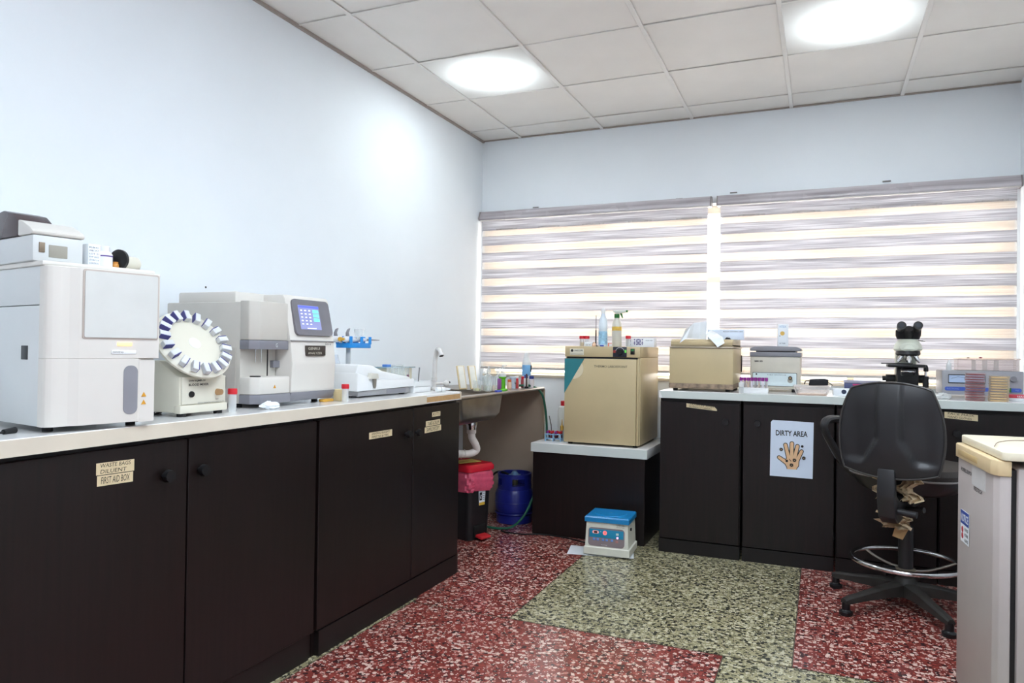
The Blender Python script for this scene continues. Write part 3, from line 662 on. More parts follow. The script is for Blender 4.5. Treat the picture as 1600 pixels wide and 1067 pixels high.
def left_small():
    # staining box with slides on its glass top, at the wall
    t = thing('staining_box', 'pale clear box with a glass lid and small blue cap, against the left wall', 'box', (.18, -1.46, LT), 90)
    MB().box(-.115, .115, -.06, .06, 0, .105, .004).build('box_body', glassy('yellowed_plastic', '#ece6cf', .35, .2), t)
    MB().box(-.125, .125, -.075, .07, .105, .111, .001).build('glass_lid', glassy('green_edge_glass', '#a8c3cc', .3), t)
    MB().box(-.085, -.045, -.03, .0, .111, .124, .002).build('blue_block', mat('soft_blue', '#5b8bd6', .4), t)
    MB().box(.0, .075, -.03, .02, .111, .120, .002).build('slide_stack', CLEARP, t)
    # test tube rack
    rk = thing('test_tube_rack', 'white rack of empty clear test tubes behind the photometer', 'rack', (.33, -1.63, LT), 90)
    MB().box(-.085, .085, -.03, .03, 0, .01, .002).box(-.085, .085, -.03, .03, .045, .05, .001).box(-.085, -.080, -.03, .03, 0, .05).box(.080, .085, -.03, .03, 0, .05).build('rack_frame', WHITEP, rk)
    first = None
    for i in range(8):
        for j in range(2):
            if first is None:
                first = thing('test_tube', 'empty clear glass test tube standing in the white rack', 'test tube', (0, 0, 0), 0, 'empty test tubes in the white rack')
                MB().lathe([(.002, 0), (.006, .003), (.0068, .010), (.0068, .10), (.0078, .103)], n=12).build('glass', GLASS, first); o = first
            else: o = copy_tree(first)
            o.location = (.33-(-.014+.028*j), -1.63-.07+.02*i, LT+.0105); o['label'] = 'empty clear test tube, %s from the left in the %s row of the white rack' % (ORD[i], ('front', 'rear')[j])
    # tray in front with pens
    tr = thing('instrument_tray', 'stack of two white plastic trays holding pens by the sink', 'tray', (.52, -1.715, LT), 88)
    def tray(z): return MB().prism(rrect(-.068, .078, -.0, .12, .01), 'z', z, z+.004).prism([(-.068, 0), (.078, 0), (.082, .003), (-.072, .003)], 'z', z, z+.026).prism([(-.068, .12), (.078, .12), (.082, .117), (-.072, .117)], 'z', z, z+.026).prism([(-.068, .003), (-.068, .117), (-.072, .117), (-.072, .003)], 'z', z, z+.026).prism([(.078, .003), (.078, .117), (.082, .117), (.082, .003)], 'z', z, z+.026)
    tray(0).build('lower_tray', WHITEP, tr); tray(.0265).build('upper_tray', WHITEP, tr)
    p = MB().cyl((0, 0, 0), (.012, 0, .085), .0032, n=8).build('metal_rod', mat('dull_metal', '#8b8a8c', .4, .8)); p.location = (.47, -1.67, LT+.032); p.rotation_euler = (0, 0, R(90)); tag(p, 'thin grey metal rod leaning in the white trays', 'rod')
    p = thing('marker_pen', 'short white pen with a dark clip in the white trays', 'pen', (.46, -1.74, LT+.032), 90)
    MB().cyl((0, 0, 0), (-.006, 0, .038), .005, n=10).build('barrel', WHITEP, p); MB().cyl((-.006, 0, .034), (-.0095, 0, .052), .0056, n=10).build('cap', mat('pen_cap', '#6d4a5a', .4), p)
    # small white bottle lying at the end
    p = thing('white_bottle', 'white squeeze bottle lying on its side at the worktop end by the sink', 'bottle', (.575, -1.645, LT+.012), 70)
    Mx = Matrix.Rotation(R(90), 4, 'Y')
    MB().lathe([(.010, -.02), (.012, -.017), (.012, .02), (.009, .035), (.006, .04)], n=16, M=Mx).build('bottle_body', WHITEP, p)
    MB().lathe([(.0065, .038), (.0065, .05), (.003, .07)], n=12, M=Mx).build('nozzle', WHITEP, p)
    MB().lathe([(.0123, .004), (.0123, .0075)], n=16, M=Mx).build('ring', GREYP, p)
    # black plug lying at the left edge
    c = thing('power_plug', 'black plug on a cable lying on the worktop at the left edge', 'plug', (.55, -3.66, LT), 100)
    MB().tube(smoothpath([(-.12, -.01, .006), (-.06, .004, .005), (0, 0, .006)]), .003, 8).build('cable', RUBBER, c)
    MB().cyl((-.002, 0, .007), (.03, .002, .008), .006, .0075, n=10).build('plug_body', RUBBER, c)
    # cable under the mixer
    c = MB().tube(smoothpath([(.46, -3.24, LT+.004), (.42, -3.20, LT+.004), (.44, -3.16, LT+.004), (.40, -3.10, LT+.004)]), .0035, 8).build('power_cable', RUBBER); tag(c, 'black cable curled behind the blood mixer', 'cable')
left_small()

# ------------------------------------------------------------------ sink corner
def sink():
    t = thing('sink_unit', 'old stainless steel sink with a drainer slab in the corner', 'sink', (0, 0, 0))
    # slab with a hole for the bowl: four strips
    hx0, hx1, hy0, hy1 = .14, .555, -1.44, -.855
    MB().box(.002, .592, -1.515, hy0, SL-.016, SL).box(.002, .592, hy1, -.262, SL-.016, SL).box(.002, hx0, hy0, hy1, SL-.016, SL).box(hx1, .592, hy0, hy1, SL-.016, SL).build('drainer', STEEL, t)
    MB().tube([(.593, -1.515, SL-.008), (.596, -.9, SL-.008), (.593, -.262, SL-.008)], .009, 10).build('front_rim', STEEL, t)
    def rr(x0, x1, y0, y1, r, z): return [(p, q, z) for p, q in rrect(x0, x1, y0, y1, r, 6)]
    b = MB(); b.rings([rr(hx0-.005, hx1+.02, hy0-.02, hy1+.02, .07, SL-.012), rr(hx0, hx1+.012, hy0-.01, hy1+.01, .08, SL-.12), rr(hx0+.02, hx1-.01, hy0+.02, hy1-.01, .09, SL-.155), rr(hx0+.06, hx1-.05, hy0+.06, hy1-.06, .08, SL-.163)], cap=False)
    b.add(rr(hx0+.06, hx1-.05, hy0+.06, hy1-.06, .08, SL-.163), [tuple(range(28))])
    b.build('bowl', mat('dull_bowl_steel', '#a89c90', .36, 1, var=.12, scale=12), t, smooth=50)
    dx, dy = .455, -1.045
    MB().lathe([(.034, SL-.185), (.034, SL-.160)], c=(dx, dy, 0), n=24).lathe([(.026, SL-.212), (.03, SL-.185)], c=(dx, dy, 0), n=24).build('waste_fitting', CHROME, t)
    pv = mat('white_pvc_pipe', '#ddd3cc', .4)
    pipe = MB().lathe([(.024, SL-.235), (.027, SL-.230), (.027, SL-.212), (.02, SL-.21)], c=(dx, dy, 0), n=20)
    pipe.tube(smoothpath([(dx, dy, SL-.225), (dx+.002, dy+.005, SL-.26), (dx+.012, dy+.03, SL-.30), (dx+.01, dy+.045, SL-.335), (dx-.02, dy+.01, SL-.352), (dx-.07, dy-.06, SL-.345), (dx-.13, dy-.14, SL-.34)]), .021, 16)
    pipe.build('trap_pipe', pv, t)
    for k in range(5):
        a = Vector((dx-.035-.012*k, dy-.012-.0165*k, SL-.350)); d = Vector((-.58, -.8, .05)).normalized()
        MB().cyl(tuple(a), tuple(a+d*.006), .0235, n=18).build('pipe_rib', pv, t)
    MB().box(.003, .596, -.262, -.240, 0, SL-.016).build('end_panel', mat('taupe_board', '#a3917f', .6, var=.05, scale=6), t)
    # tap
    f = thing('tap', 'tall white swan-neck tap beside the left wall', 'tap', (.16, -.955, SL))
    wp = mat('tap_white', '#ece9e6', .25)
    MB().lathe([(.018, 0), (.018, .012), (.011, .018), (.011, .05), (.016, .052), (.016, .072), (.011, .075)], n=18).build('base', wp, f)
    MB().tube(smoothpath([(0, 0, .07), (.0, .004, .15), (.006, .004, .205), (.024, -.012, .238), (.05, -.032, .236), (.066, -.042, .21)], 8), [.0125]*41, 14).build('spout', wp, f)
    MB().cyl((.065, -.0415, .213), (.070, -.045, .202), .0155, n=16).build('nozzle', wp, f); MB().cyl((.0696, -.0447, .2028), (.0706, -.0453, .2008), .0125, n=14).build('aerator', BLACK, f)
    MB().cyl((0, 0, .036), (.03, .045, .036), .008, n=10).sphere((.045, .065, .036), .019).build('handle', wp, f)
    MB().cyl((.057, .078, .042), (.061, .083, .043), .006, n=10).build('handle_cap', BLACK, f)
sink()

def sink_clutter():
    def at(px_x, y): return (px_x, y, SL)
    ivory = mat('wooden_slide_tray', '#dcc79c', .6, var=.08, scale=30); pale = mat('tray_lining', '#ece8dd', .6)
    for k, (x, y, lab) in enumerate(((.30, -.845, 'wooden slide tray leaning on the wall, left of the two on the sink'), (.345, -.785, 'wooden slide tray leaning on the wall, right of the two on the sink'))):
        t = thing('slide_tray', lab, 'slide tray', at(x, y), -38, 'slide trays leaning behind the sink')
        M = Matrix.Rotation(R(-20), 4, 'Y')
        MB().box(-.006, .006, -.028, .022, .001, .15, .002, M=M).build('tray_board', ivory, t); MB().box(.0061, .009, -.021, .015, .008, .145, .001, M=M).build('tray_lining', pale, t)
    def flask(name, label, x, y, prof, m, cat, cap=None, liquid=None, group=None):
        t = thing(name, label, cat, at(x, y), 0, group)
        MB().lathe(prof, n=18).build('glass', m, t)
        if liquid: MB().lathe([(prof[1][0]*.93, .003), (prof[1][0]*.93, liquid[0])], n=16).build('liquid', mat(liquid[1], liquid[2], .15), t)
        if cap: MB().lathe(cap[0], n=16).build('cap', cap[1], t)
        return t
    bott = [(.018, 0), (.02, .003), (.02, .075), (.008, .09), (.008, .10)]
    wcap = ([(.011, .098), (.011, .112), (.005, .114), (.004, .128)], CLEARP)
    G = 'clear dropper bottles on the sink'
    flask('dropper_bottle', 'clear dropper bottle with a pale label behind the green soap bottle', .425, -.80, bott, GLASS, 'bottle', wcap, group=G)
    flask('dropper_bottle', 'tall clear dropper bottle just left of the green soap bottle', .475, -.868, [(.024, 0), (.025, .003), (.025, .085), (.009, .10), (.009, .115)], GLASS, 'bottle', ([(.012, .11), (.012, .128), (.005, .13), (.005, .146)], CLEARP), (.03, 'pale_reagent', '#e4e6cf'), G)
    flask('dropper_bottle', 'clear dropper bottle to the right of the green soap bottle', .46, -.70, bott, GLASS, 'bottle', wcap, group=G)
    flask('glass_beaker', 'small clear glass beaker by the slide trays', .435, -.935, [(.022, 0), (.024, .003), (.024, .06), (.025, .062)], GLASS, 'beaker', None, (.016, 'yellow_reagent', '#e8e0a8'))
    flask('measuring_cylinder', 'narrow clear measuring cylinder standing between the beaker and bottles', .50, -.925, [(.018, 0), (.018, .003), (.010, .006), (.010, .09), (.012, .094)], GLASS, 'cylinder')
    t = thing('soap_bottle', 'bright green soap pump bottle on the sink edge', 'soap bottle', at(.535, -.80), 70)
    gr = mat('green_soap', '#58b316', .2)
    MB().lathe([(.030, 0), (.032, .004), (.030, .010), (.018, .014), (.017, .07), (.023, .078), (.023, .083)], n=22).build('bottle_body', gr, t)
    MB().lathe([(.022, .083), (.02, .10), (.010, .108), (.010, .12)], n=18).build('shoulder', CLEARP, t)
    MB().lathe([(.012, .118), (.012, .132), (.005, .134), (.005, .148)], n=14).box(-.006, .03, -.006, .006, .146, .154, .002).build('pump', CLEARP, t)
    MB().box(-.034, -.020, -.012, .010, .008, .072, .002).build('label', mat('purple_yellow_label', '#9a5a9a', .5), t)
    e = MB().box(-.022, .022, -.01, .01, 0, .010, .002).build('sponge', mat('blue_sponge', '#5b62c4', .8, bump=.2)); e.location = at(.570, -.935+.0); e.rotation_euler = (0, 0, R(75)); tag(e, 'small flat blue sponge on the front edge of the sink', 'sponge')
    cupm = mat('pale_blue_cup', '#c7d3e2', .35)
    t = thing('specimen_cup', 'pale blue plastic cup with a black mark, on the sink', 'cup', at(.50, -.56), 70)
    MB().lathe([(.016, 0), (.017, .003), (.0205, .064), (.022, .066), (.022, .074), (.018, .075)], n=20).build('cup_body', cupm, t)
    MB().tube([(-.006, -.0205, .03), (-.004, -.021, .045), (.003, -.0215, .030), (.006, -.021, .036)], .0013, 6).build('ink_mark', INK, t)
    def vial(x, y, h, r, body, capm, label, cat='bottle', name='reagent_vial', group='small bottles and vials on the sink'):
        t = thing(name, label, cat, at(x, y), 70, group)
        MB().lathe([(r*.95, 0), (r, .002), (r, h*.72), (r*.7, h*.78)], n=16).build('vial_body', body, t); MB().lathe([(r*.85, h*.74), (r*.85, h), (r*.6, h*1.02)], n=16).build('cap', capm, t)
    vial(.46, -.64, .085, .020, mat('peach_plastic', '#e6bfa2', .4), WHITEP, 'peach coloured bottle standing behind the green soap bottle')
    vial(.50, -.615, .058, .014, mat('orange_white_label', '#efc9ae', .5), mat('orange_cap', '#dd6a3c', .4), 'small bottle with an orange cap left of the pale blue cup')
    vial(.51, -.515, .062, .009, mat('red_label', '#c24a4a', .5), RED, 'thin red vial right of the pale blue cup')
    vial(.49, -.475, .075, .015, WHITEP, WHITEP, 'plain white vial between the pale blue cup and the dark stick')
    vial(.53, -.415, .082, .015, WHITEP, mat('navy_cap', '#3a4aa0', .4), 'white vial with a navy blue cap beside the dark stick')
    vial(.50, -.40, .07, .011, mat('maroon_label', '#b54a52', .5), RED, 'maroon labelled vial beside the tall white bottle')
    vial(.55, -.37, .074, .018, mat('white_pink_label', '#e6dde0', .5), mat('dark_blue_cap', '#2f3f86', .4), 'white bottle with a dark blue cap in front of the tall white bottle')
    s = thing('iron_rod_holder', 'thin dark rusty stick standing upright on the sink', 'stick', at(.55, -.455))
    MB().box(-.004, .004, -.004, .004, 0, .09, .001).build('stick', mat('rusty_brown', '#4b342c', .7), s); MB().box(-.012, .012, -.006, .006, 0, .01, .001).build('foot', BLACK, s)
    t = thing('spray_can', 'tall white bottle with a blue and black label at the right end of the sink', 'bottle', at(.50, -.335), 75)
    MB().lathe([(.026, 0), (.029, .004), (.029, .15), (.026, .175), (.014, .20), (.012, .205)], n=24).build('bottle_body', WHITEP, t)
    MB().lathe([(.018, .18), (.019, .2), (.014, .222), (.004, .228)], n=20).build('cap', WHITEP, t)
    lb = MB().lathe([(.0293, .075), (.0293, .145)], n=24).build('label', mat('sky_blue_label', '#7fb9e6', .45), t)
    MB().box(.004, .020, -.0296, -.02, .10, .143, .002).build('label_dark', mat('label_black', '#2b2d36', .5), lb)
    MB().box(.012, .022, -.0276, -.02, .128, .143, .002).build('label_red', mat('label_red', '#c9504a', .5), lb)
    # dirty drip tray under the jars
    t = MB().prism(rrect(.40, .575, -.86, -.44, .02), 'z', SL+.0002, SL+.0006).build('drip_sheet', mat('dark_wet_sheet', '#5c4a3e', .5, var=.2)); tag(t, 'dark stained sheet under the jars on the sink', 'sheet') if False else bpy.data.objects.remove(t)
sink_clutter()

# ------------------------------------------------------------------ things under the sink
def pedal_bin():
    t = thing('pedal_bin', 'black pedal bin with a red lid and pink bin liner, under the sink', 'bin', (.425, -1.005, 0), 72)
    bk = mat('bin_black', '#1c1b1d', .4)
    def rr(o, z): return [(p, q, z) for p, q in rrect(-.0-o, .19+o, -o, .27+o, .03, 5)]
    MB().rings([rr(-.012, 0), rr(-.008, .02), rr(.0, .30)]).build('body', bk, t)
    MB().box(.045, .145, -.004, .03, .018, .085, .006).build('pedal_recess', mat('recess_black', '#0c0c0d', .6), t)
    MB().prism([(-.05, .012), (.0, .02), (.0, .036), (-.045, .03), (-.055, .022)], 'x', .055, .135, .004).build('pedal', mat('pedal_red', '#c2242c', .4), t)
    lin_ = MB(); rs = []; n = 24
    base = rrect(0, .19, 0, .27, .035, 5)
    for i in range(13):
        z = .278+.0095*i; o = .012+.010*math.sin(PI*i/12)
        r_ = []
        for m_, (p, q) in enumerate(base):
            d = Vector((p-.095, q-.135)).normalized(); k = o+random.uniform(-.005, .006)+.004*math.sin(m_*2.1+i*.9)
            r_.append((p+d.x*k, q+d.y*k, z+random.uniform(-.003, .003)+.010*math.sin(p*40+q*25)))
        rs.append(r_)
    lin_.rings(rs, cap=False); lin_.build('bin_liner', mat('pink_liner', '#dd5a76', .25, var=.15, scale=25, bump=.3), t, smooth=28)
    ld = MB().rings([rr(.012, .398), rr(.018, .402), rr(.018, .425), rr(.008, .440), rr(-.05, .446)]).build('lid', mat('lid_red', '#cf2033', .25), t)
    lb = MB().prism([(.082, .20), (.128, .20), (.134, .285), (.078, .285)], 'y', -.0035, -.002).build('sticker', PAPER, t)
    MB().prism([(.083, .200), (.1275, .200), (.129, .216), (.0815, .216)], 'y', -.0042, -.0036).build('sticker_yellow', mat('sticker_yellow', '#e0b23c', .5), lb)
    MB().box(.084, .106, -.0042, -.0036, .228, .274).build('sticker_picture', INK, lb)
    MB().prism([(.090, .240), (.100, .236), (.096, .25), (.102, .256), (.094, .262), (.092, .252)], 'y', -.0048, -.0043).build('sticker_figure', PAPER, lb)
    for k in range(4): MB().box(.112, .127, -.0042, -.0036, .230+.011*k, .2335+.011*k).build('sticker_line', INKB, lb)
    c = MB().box(-.07, .08, -.05, .05, 0, .004, .001).build('cardboard_piece', mat('cardboard_print', '#c9a85a', .8, var=.25, scale=45)); c.location = (.36, -.93, .448); c.rotation_euler = (0, 0, R(60)); tag(c, 'piece of printed brown cardboard lying on the red bin lid', 'cardboard')
pedal_bin()

def gas_bottle():
    t = thing('gas_cylinder', 'dark blue gas cylinder on the floor beside the pedal bin', 'gas cylinder', (.455, -.405, 0))
    bl = mat('cylinder_blue', '#1d2579', .3, var=.08, scale=30, bump=.1)
    MB().lathe([(.112, 0), (.116, .004), (.116, .05), (.108, .058), (.118, .07), (.124, .09), (.124, .185), (.112, .212), (.085, .228), (.05, .234)], n=40).build('tank', bl, t)
    for z in (.06, .13): MB().lathe([(.1245, z), (.1262, z+.003), (.1245, z+.006)], n=40).build('weld_band', bl, t)
    # collar with hand holes: arcs of a ring
    seg = MB(); n = 48
    def arc(a0, a1, z0, z1, k):
        rs = []
        for i in range(k+1):
            a = R(a0+(a1-a0)*i/k); c, s = math.cos(a), math.sin(a)
            rs.append([(.104*c, .104*s, z0), (.109*c, .109*s, z0), (.109*c, .109*s, z1), (.104*c, .104*s, z1)])
        seg.rings(rs)
    arc(0, 360, .285, .308, 48); arc(0, 360, .208, .24, 48)
    for a in (-115, -30, 60, 150): arc(a, a+40, .238, .287, 8)
    seg.tube([(.1065*math.cos(2*PI*i/40), .1065*math.sin(2*PI*i/40), .309) for i in range(40)], .005, 8, closed=True)
    seg.build('collar', bl, t)
    MB().lathe([(.022, .23), (.022, .26), (.014, .27), (.014, .285)], n=16).build('valve', mat('brass_valve', '#6f6a55', .4, .7), t)
    MB().box(-.035, .035, -.026, .026, .285, .302, .004).lathe([(.028, .30), (.02, .314), (.012, .322)], n=18).build('regulator', mat('regulator_blue', '#6f94b8', .3, .4), t)
    MB().tube(smoothpath([(-.03, 0, .293), (-.08, .01, .305), (-.14, .04, .30), (-.2, .06, .26)]), .007, 10).build('regulator_hose', RUBBER, t)
gas_bottle()

def hoses():
    o = MB().tube(smoothpath([(.49, -.44, SL+.014), (.545, -.385, SL+.012), (.605, -.34, SL-.03), (.632, -.33, SL-.13), (.645, -.33, SL-.28), (.655, -.38, .44), (.652, -.48, .30), (.635, -.565, .17), (.60, -.615, .08), (.54, -.645, .022), (.47, -.665, .011), (.39, -.665, .011), (.33, -.62, .011)], 8), .0075, 10).build('garden_hose', mat('hose_green', '#1f5a44', .35, var=.15, scale=8))
    tag(o, 'dark green hose hanging off the sink end and curling down to the floor', 'hose')
    o = MB().tube(smoothpath([(.50, -.60, .005), (.485, -.66, .005), (.51, -.705, .005), (.58, -.715, .005), (.66, -.705, .005), (.73, -.668, .005), (.83, -.665, .005), (.92, -.68, .005), (1.02, -.72, .005), (1.12, -.74, .005)], 8), .0042, 8).build('floor_cable', RUBBER)
    tag(o, 'thin black cable lying on the floor from the gas cylinder to the blue-lidded centrifuge', 'cable')
hoses()

# ------------------------------------------------------------------ low cabinet with the incubator
PT = .550
def low_cabinet():
    t = thing('low_cabinet', 'low dark cabinet with a white top, carrying the incubator', 'cabinet', (.675, -.645, 0))
    MB().box(0, .685, 0, .60, .0, .495, .002, 1).build('body', ESP, t)
    MB().box(-.008, .70, -.016, .61, .4955, PT, .003).build('top_board', CTOP, t)
    MB().box(-.0075, .6995, -.0175, -.0155, .497, PT-.002).build('edge_band', CEDGE2, t)
low_cabinet()
def incubator():
    t = thing('incubator', 'beige laboratory incubator with a teal door corner, on the low white-topped cabinet', 'incubator', (.862, -.615, PT))
    D = .50
    MB().box(0, .457, .012, D, .014, .522, .004).build('cabinet_body', BEIGE, t)
    MB().box(0, .457, -.004, D, .5225, .585, .004).build('control_head', BEIGE, t)
    MB().box(.012, .44, .002, .013, .512, .523).build('shadow_gap', BLACK, t)
    # door: teal corner patch upper left, round finger recess
    dr = MB().prism([(.002, .512), (.002, .014), (.437, .014), (.437, .512)], 'y', -.012, .011, .004).build('door', BEIGE, t)
    MB().prism([(.0025, .5115), (.0025, .305), (.125, .5115)], 'y', -.0145, -.0118).build('teal_corner', mat('teal_enamel', '#2f7e86', .4), dr)
    a = [(.058+.062*math.cos(R(th)), .452+.062*math.sin(R(th))) for th in range(-122, 62, 8)]
    MB().prism(a, 'y', -.0138, -.0118).build('finger_recess', mat('recess_lit_beige', '#e0d3b4', .45), dr)  # flat disc: light caught in the hollow is put into its paler colour
    text('THERMO LABORPOINT', .185, .385, .461, .475, mat('grey_print', '#5d5547', .6), dr, -.0124, bold=.01)
    MB().box(.4385, .452, -.004, .0115, .014, .512, .002).build('hinge_post', BEIGE, t)
    pl = MB().box(.032, .118, -.0058, -.0035, .532, .570, .001).build('name_plate', mat('plate_cream', '#e4decb', .5), t)
    text('UNISCOPE', .060, .113, .555, .564, INK, pl, -.0062, bold=.02); text('LABORATORY INCUBATOR', .036, .114, .536, .540, INK, pl, -.0062)
    MB().lathe([(.0045, 0), (.0085, 0), (.0085, .0006), (.0045, .0006)], n=20, M=Matrix.Translation((.046, -.006, .559)) @ Matrix.Rotation(R(90), 4, 'X')).build('logo', INK, pl)
    cp = MB().box(.296, .378, -.0062, -.0035, .524, .584, .001).build('control_plate', mat('navy_plate', '#2a2e3b', .4), t)
    MB().cyl((.338, -.006, .554), (.338, -.024, .554), .019, .016, n=24).build('temperature_dial', BLACK, cp)
    MB().tube([(.338+.026*math.cos(R(a_)), -.0066, .554+.026*math.sin(R(a_))) for a_ in range(20, 200, 15)], .0012, 6).build('dial_scale', WHITEP, cp)
    MB().cyl((.306, -.006, .556), (.306, -.010, .556), .009, n=16).build('red_button', mat('lamp_red', '#9a3a30', .4), cp)
    MB().box(.366, .376, -.0075, -.006, .550, .566).build('green_light', mat('lamp_green', '#58b043', .4, emit=.5), cp)
    MB().box(.401, .425, -.010, -.0035, .540, .574, .002).build('rocker_switch', BLACK, t); MB().box(.404, .422, -.0118, -.0095, .559, .571, .001).build('switch_face', mat('switch_green', '#2f7a3c', .4), t)
    for x in (.03, .425):
        for y in (.03, D-.03): MB().cyl((x, y, 0), (x, y, .016), .014, n=12).build('foot', RUBBER, t)
    z = PT+.585
    # things on top
    red_cap_tube(.93, -.50, z, 'leftmost red capped container on the incubator', .064, .0135, liquid='#d9b25a')
    red_cap_tube(.962, -.50, z, 'red capped container second from the left on the incubator', .064, .0135, liquid='#dcc58a')
    red_cap_tube(1.222, -.515, z, 'red capped container standing before the purple-dotted carton', .066, .0135)
    o = thing('wire_loop', 'thin black loop holder standing upright on the incubator', 'loop holder', (1.015, -.49, z)); MB().cyl((0, 0, 0), (0, 0, .10), .0042, n=8).build('handle', BLACK, o); MB().cyl((0, 0, .1), (0, 0, .19), .002, n=6).build('wire', mat('wire_dark', '#3b3436', .4, .6), o); MB().cyl((0, 0, 0), (0, 0, .006), .013, n=14).build('foot', BLACK, o)
    o = thing('small_leaflet_box', 'flat white box with dark print beside the red capped containers', 'box', (.985, -.515, z), -8); MB().box(-.03, .02, -.012, .012, 0, .026, .001).build('box_body', PAPER, o); text('TEST KIT', -.024, .012, .006, .013, INK, o, -.0125)
    o = thing('skin_tone_pot', 'small peach pot between the white box and the blue bottle', 'pot', (1.015, -.525, z)); MB().lathe([(.009, 0), (.012, .004), (.011, .016), (.006, .022)], n=14).build('pot_body', mat('peach_plastic', '#e6bfa2', .4), o); MB().lathe([(.007, .02), (.007, .026)], n=12).build('lid', mat('tan_lid', '#b98a6a', .5), o)
    o = thing('spray_bottle', 'slim pale bottle with a blue label, on the incubator', 'bottle', (1.060, -.49, z), 20)
    MB().lathe([(.025, 0), (.027, .004), (.027, .13), (.022, .165), (.012, .195), (.011, .205)], n=24).build('bottle_body', mat('milky_blue', '#dfeaf4', .3), o); MB().lathe([(.0272, .012), (.0272, .092)], n=24).build('label', mat('blue_water_label', '#9fcbea', .4, var=.3, scale=60), o); MB().lathe([(.014, .20), (.014, .222), (.006, .234)], n=18).build('cap', WHITEP, o); MB().box(-.02, .004, -.030, -.02, .0, .010, .002).build('blue_mark', mat('label_blue', '#3858b8', .5), o)
    o = thing('red_clip', 'bent thin red strip between the two bottles on the incubator', 'strip', (1.115, -.50, z)); MB().box(-.02, .03, -.004, .004, .018, .022, .001).build('arm', mat('coral_red', '#de6a50', .4), o); MB().box(.026, .03, -.004, .004, 0, .018).build('leg', mat('coral_red', '#de6a50', .4), o); MB().box(-.02, -.016, -.004, .004, 0, .018).build('leg', mat('coral_red', '#de6a50', .4), o)
    o = thing('trigger_sprayer', 'clear trigger spray bottle with a green head and yellow tape', 'spray bottle', (1.148, -.50, z), 0)
    MB().lathe([(.026, 0), (.029, .005), (.029, .12), (.026, .142), (.014, .17), (.013, .178)], n=24).build('bottle_body', glassy('milky_clear', '#eceadf', .3, .15), o); MB().lathe([(.026, .004), (.0265, .105)], n=22).build('liquid', mat('cloudy_liquid', '#e2dfce', .3), o)
    MB().lathe([(.0294, .096), (.0294, .120)], n=24).build('tape', mat('yellow_tape', '#d9b352', .5, var=.15, scale=60), o)
    gm = mat('sprayer_green', '#1f6a2c', .35)
    MB().lathe([(.016, .172), (.016, .196)], n=20).build('collar', gm, o); MB().prism([(-.022, .208), (.0, .196), (.014, .198), (.056, .206), (.056, .216), (.0, .218), (-.024, .216)], 'y', -.009, .009, .003).build('head', mat('sprayer_clear', '#dfe6dc', .3), o)
    MB().prism([(.018, .200), (.030, .2), (.034, .186), (.038, .172), (.032, .172), (.024, .188)], 'y', -.006, .006, .001).build('trigger', gm, o); MB().cyl((.054, 0, .212), (.066, 0, .213), .006, n=12).build('nozzle', gm, o)
    o = thing('reagent_carton', 'white carton with purple triangles lying on the incubator', 'carton', (1.28, -.47, z), -4)
    MB().box(-.08, .095, -.025, .025, 0, .052, .001).build('carton_body', PAPER, o)
    vp = mat('violet_print', '#3d2f7a', .5)
    for i in range(3):
        for j in range(3):
            for bx in (-.066, -.025, -.004):
                s_ = .013; x = bx+i*.0135-.004; zz = .012+j*.0125
                if bx == -.066 and i > 1: continue
                MB().prism([(x, zz), (x+s_*.85, zz), (x+s_*.42, zz+s_*.75)] if (i+j) % 2 else [(x, zz+s_*.75), (x+s_*.85, zz+s_*.75), (x+s_*.42, zz)], 'y', -.0257, -.0251).build('triangle', vp, o)
    text('RAPID TEST', .045, .088, .036, .041, INKB, o, -.0256)
incubator()
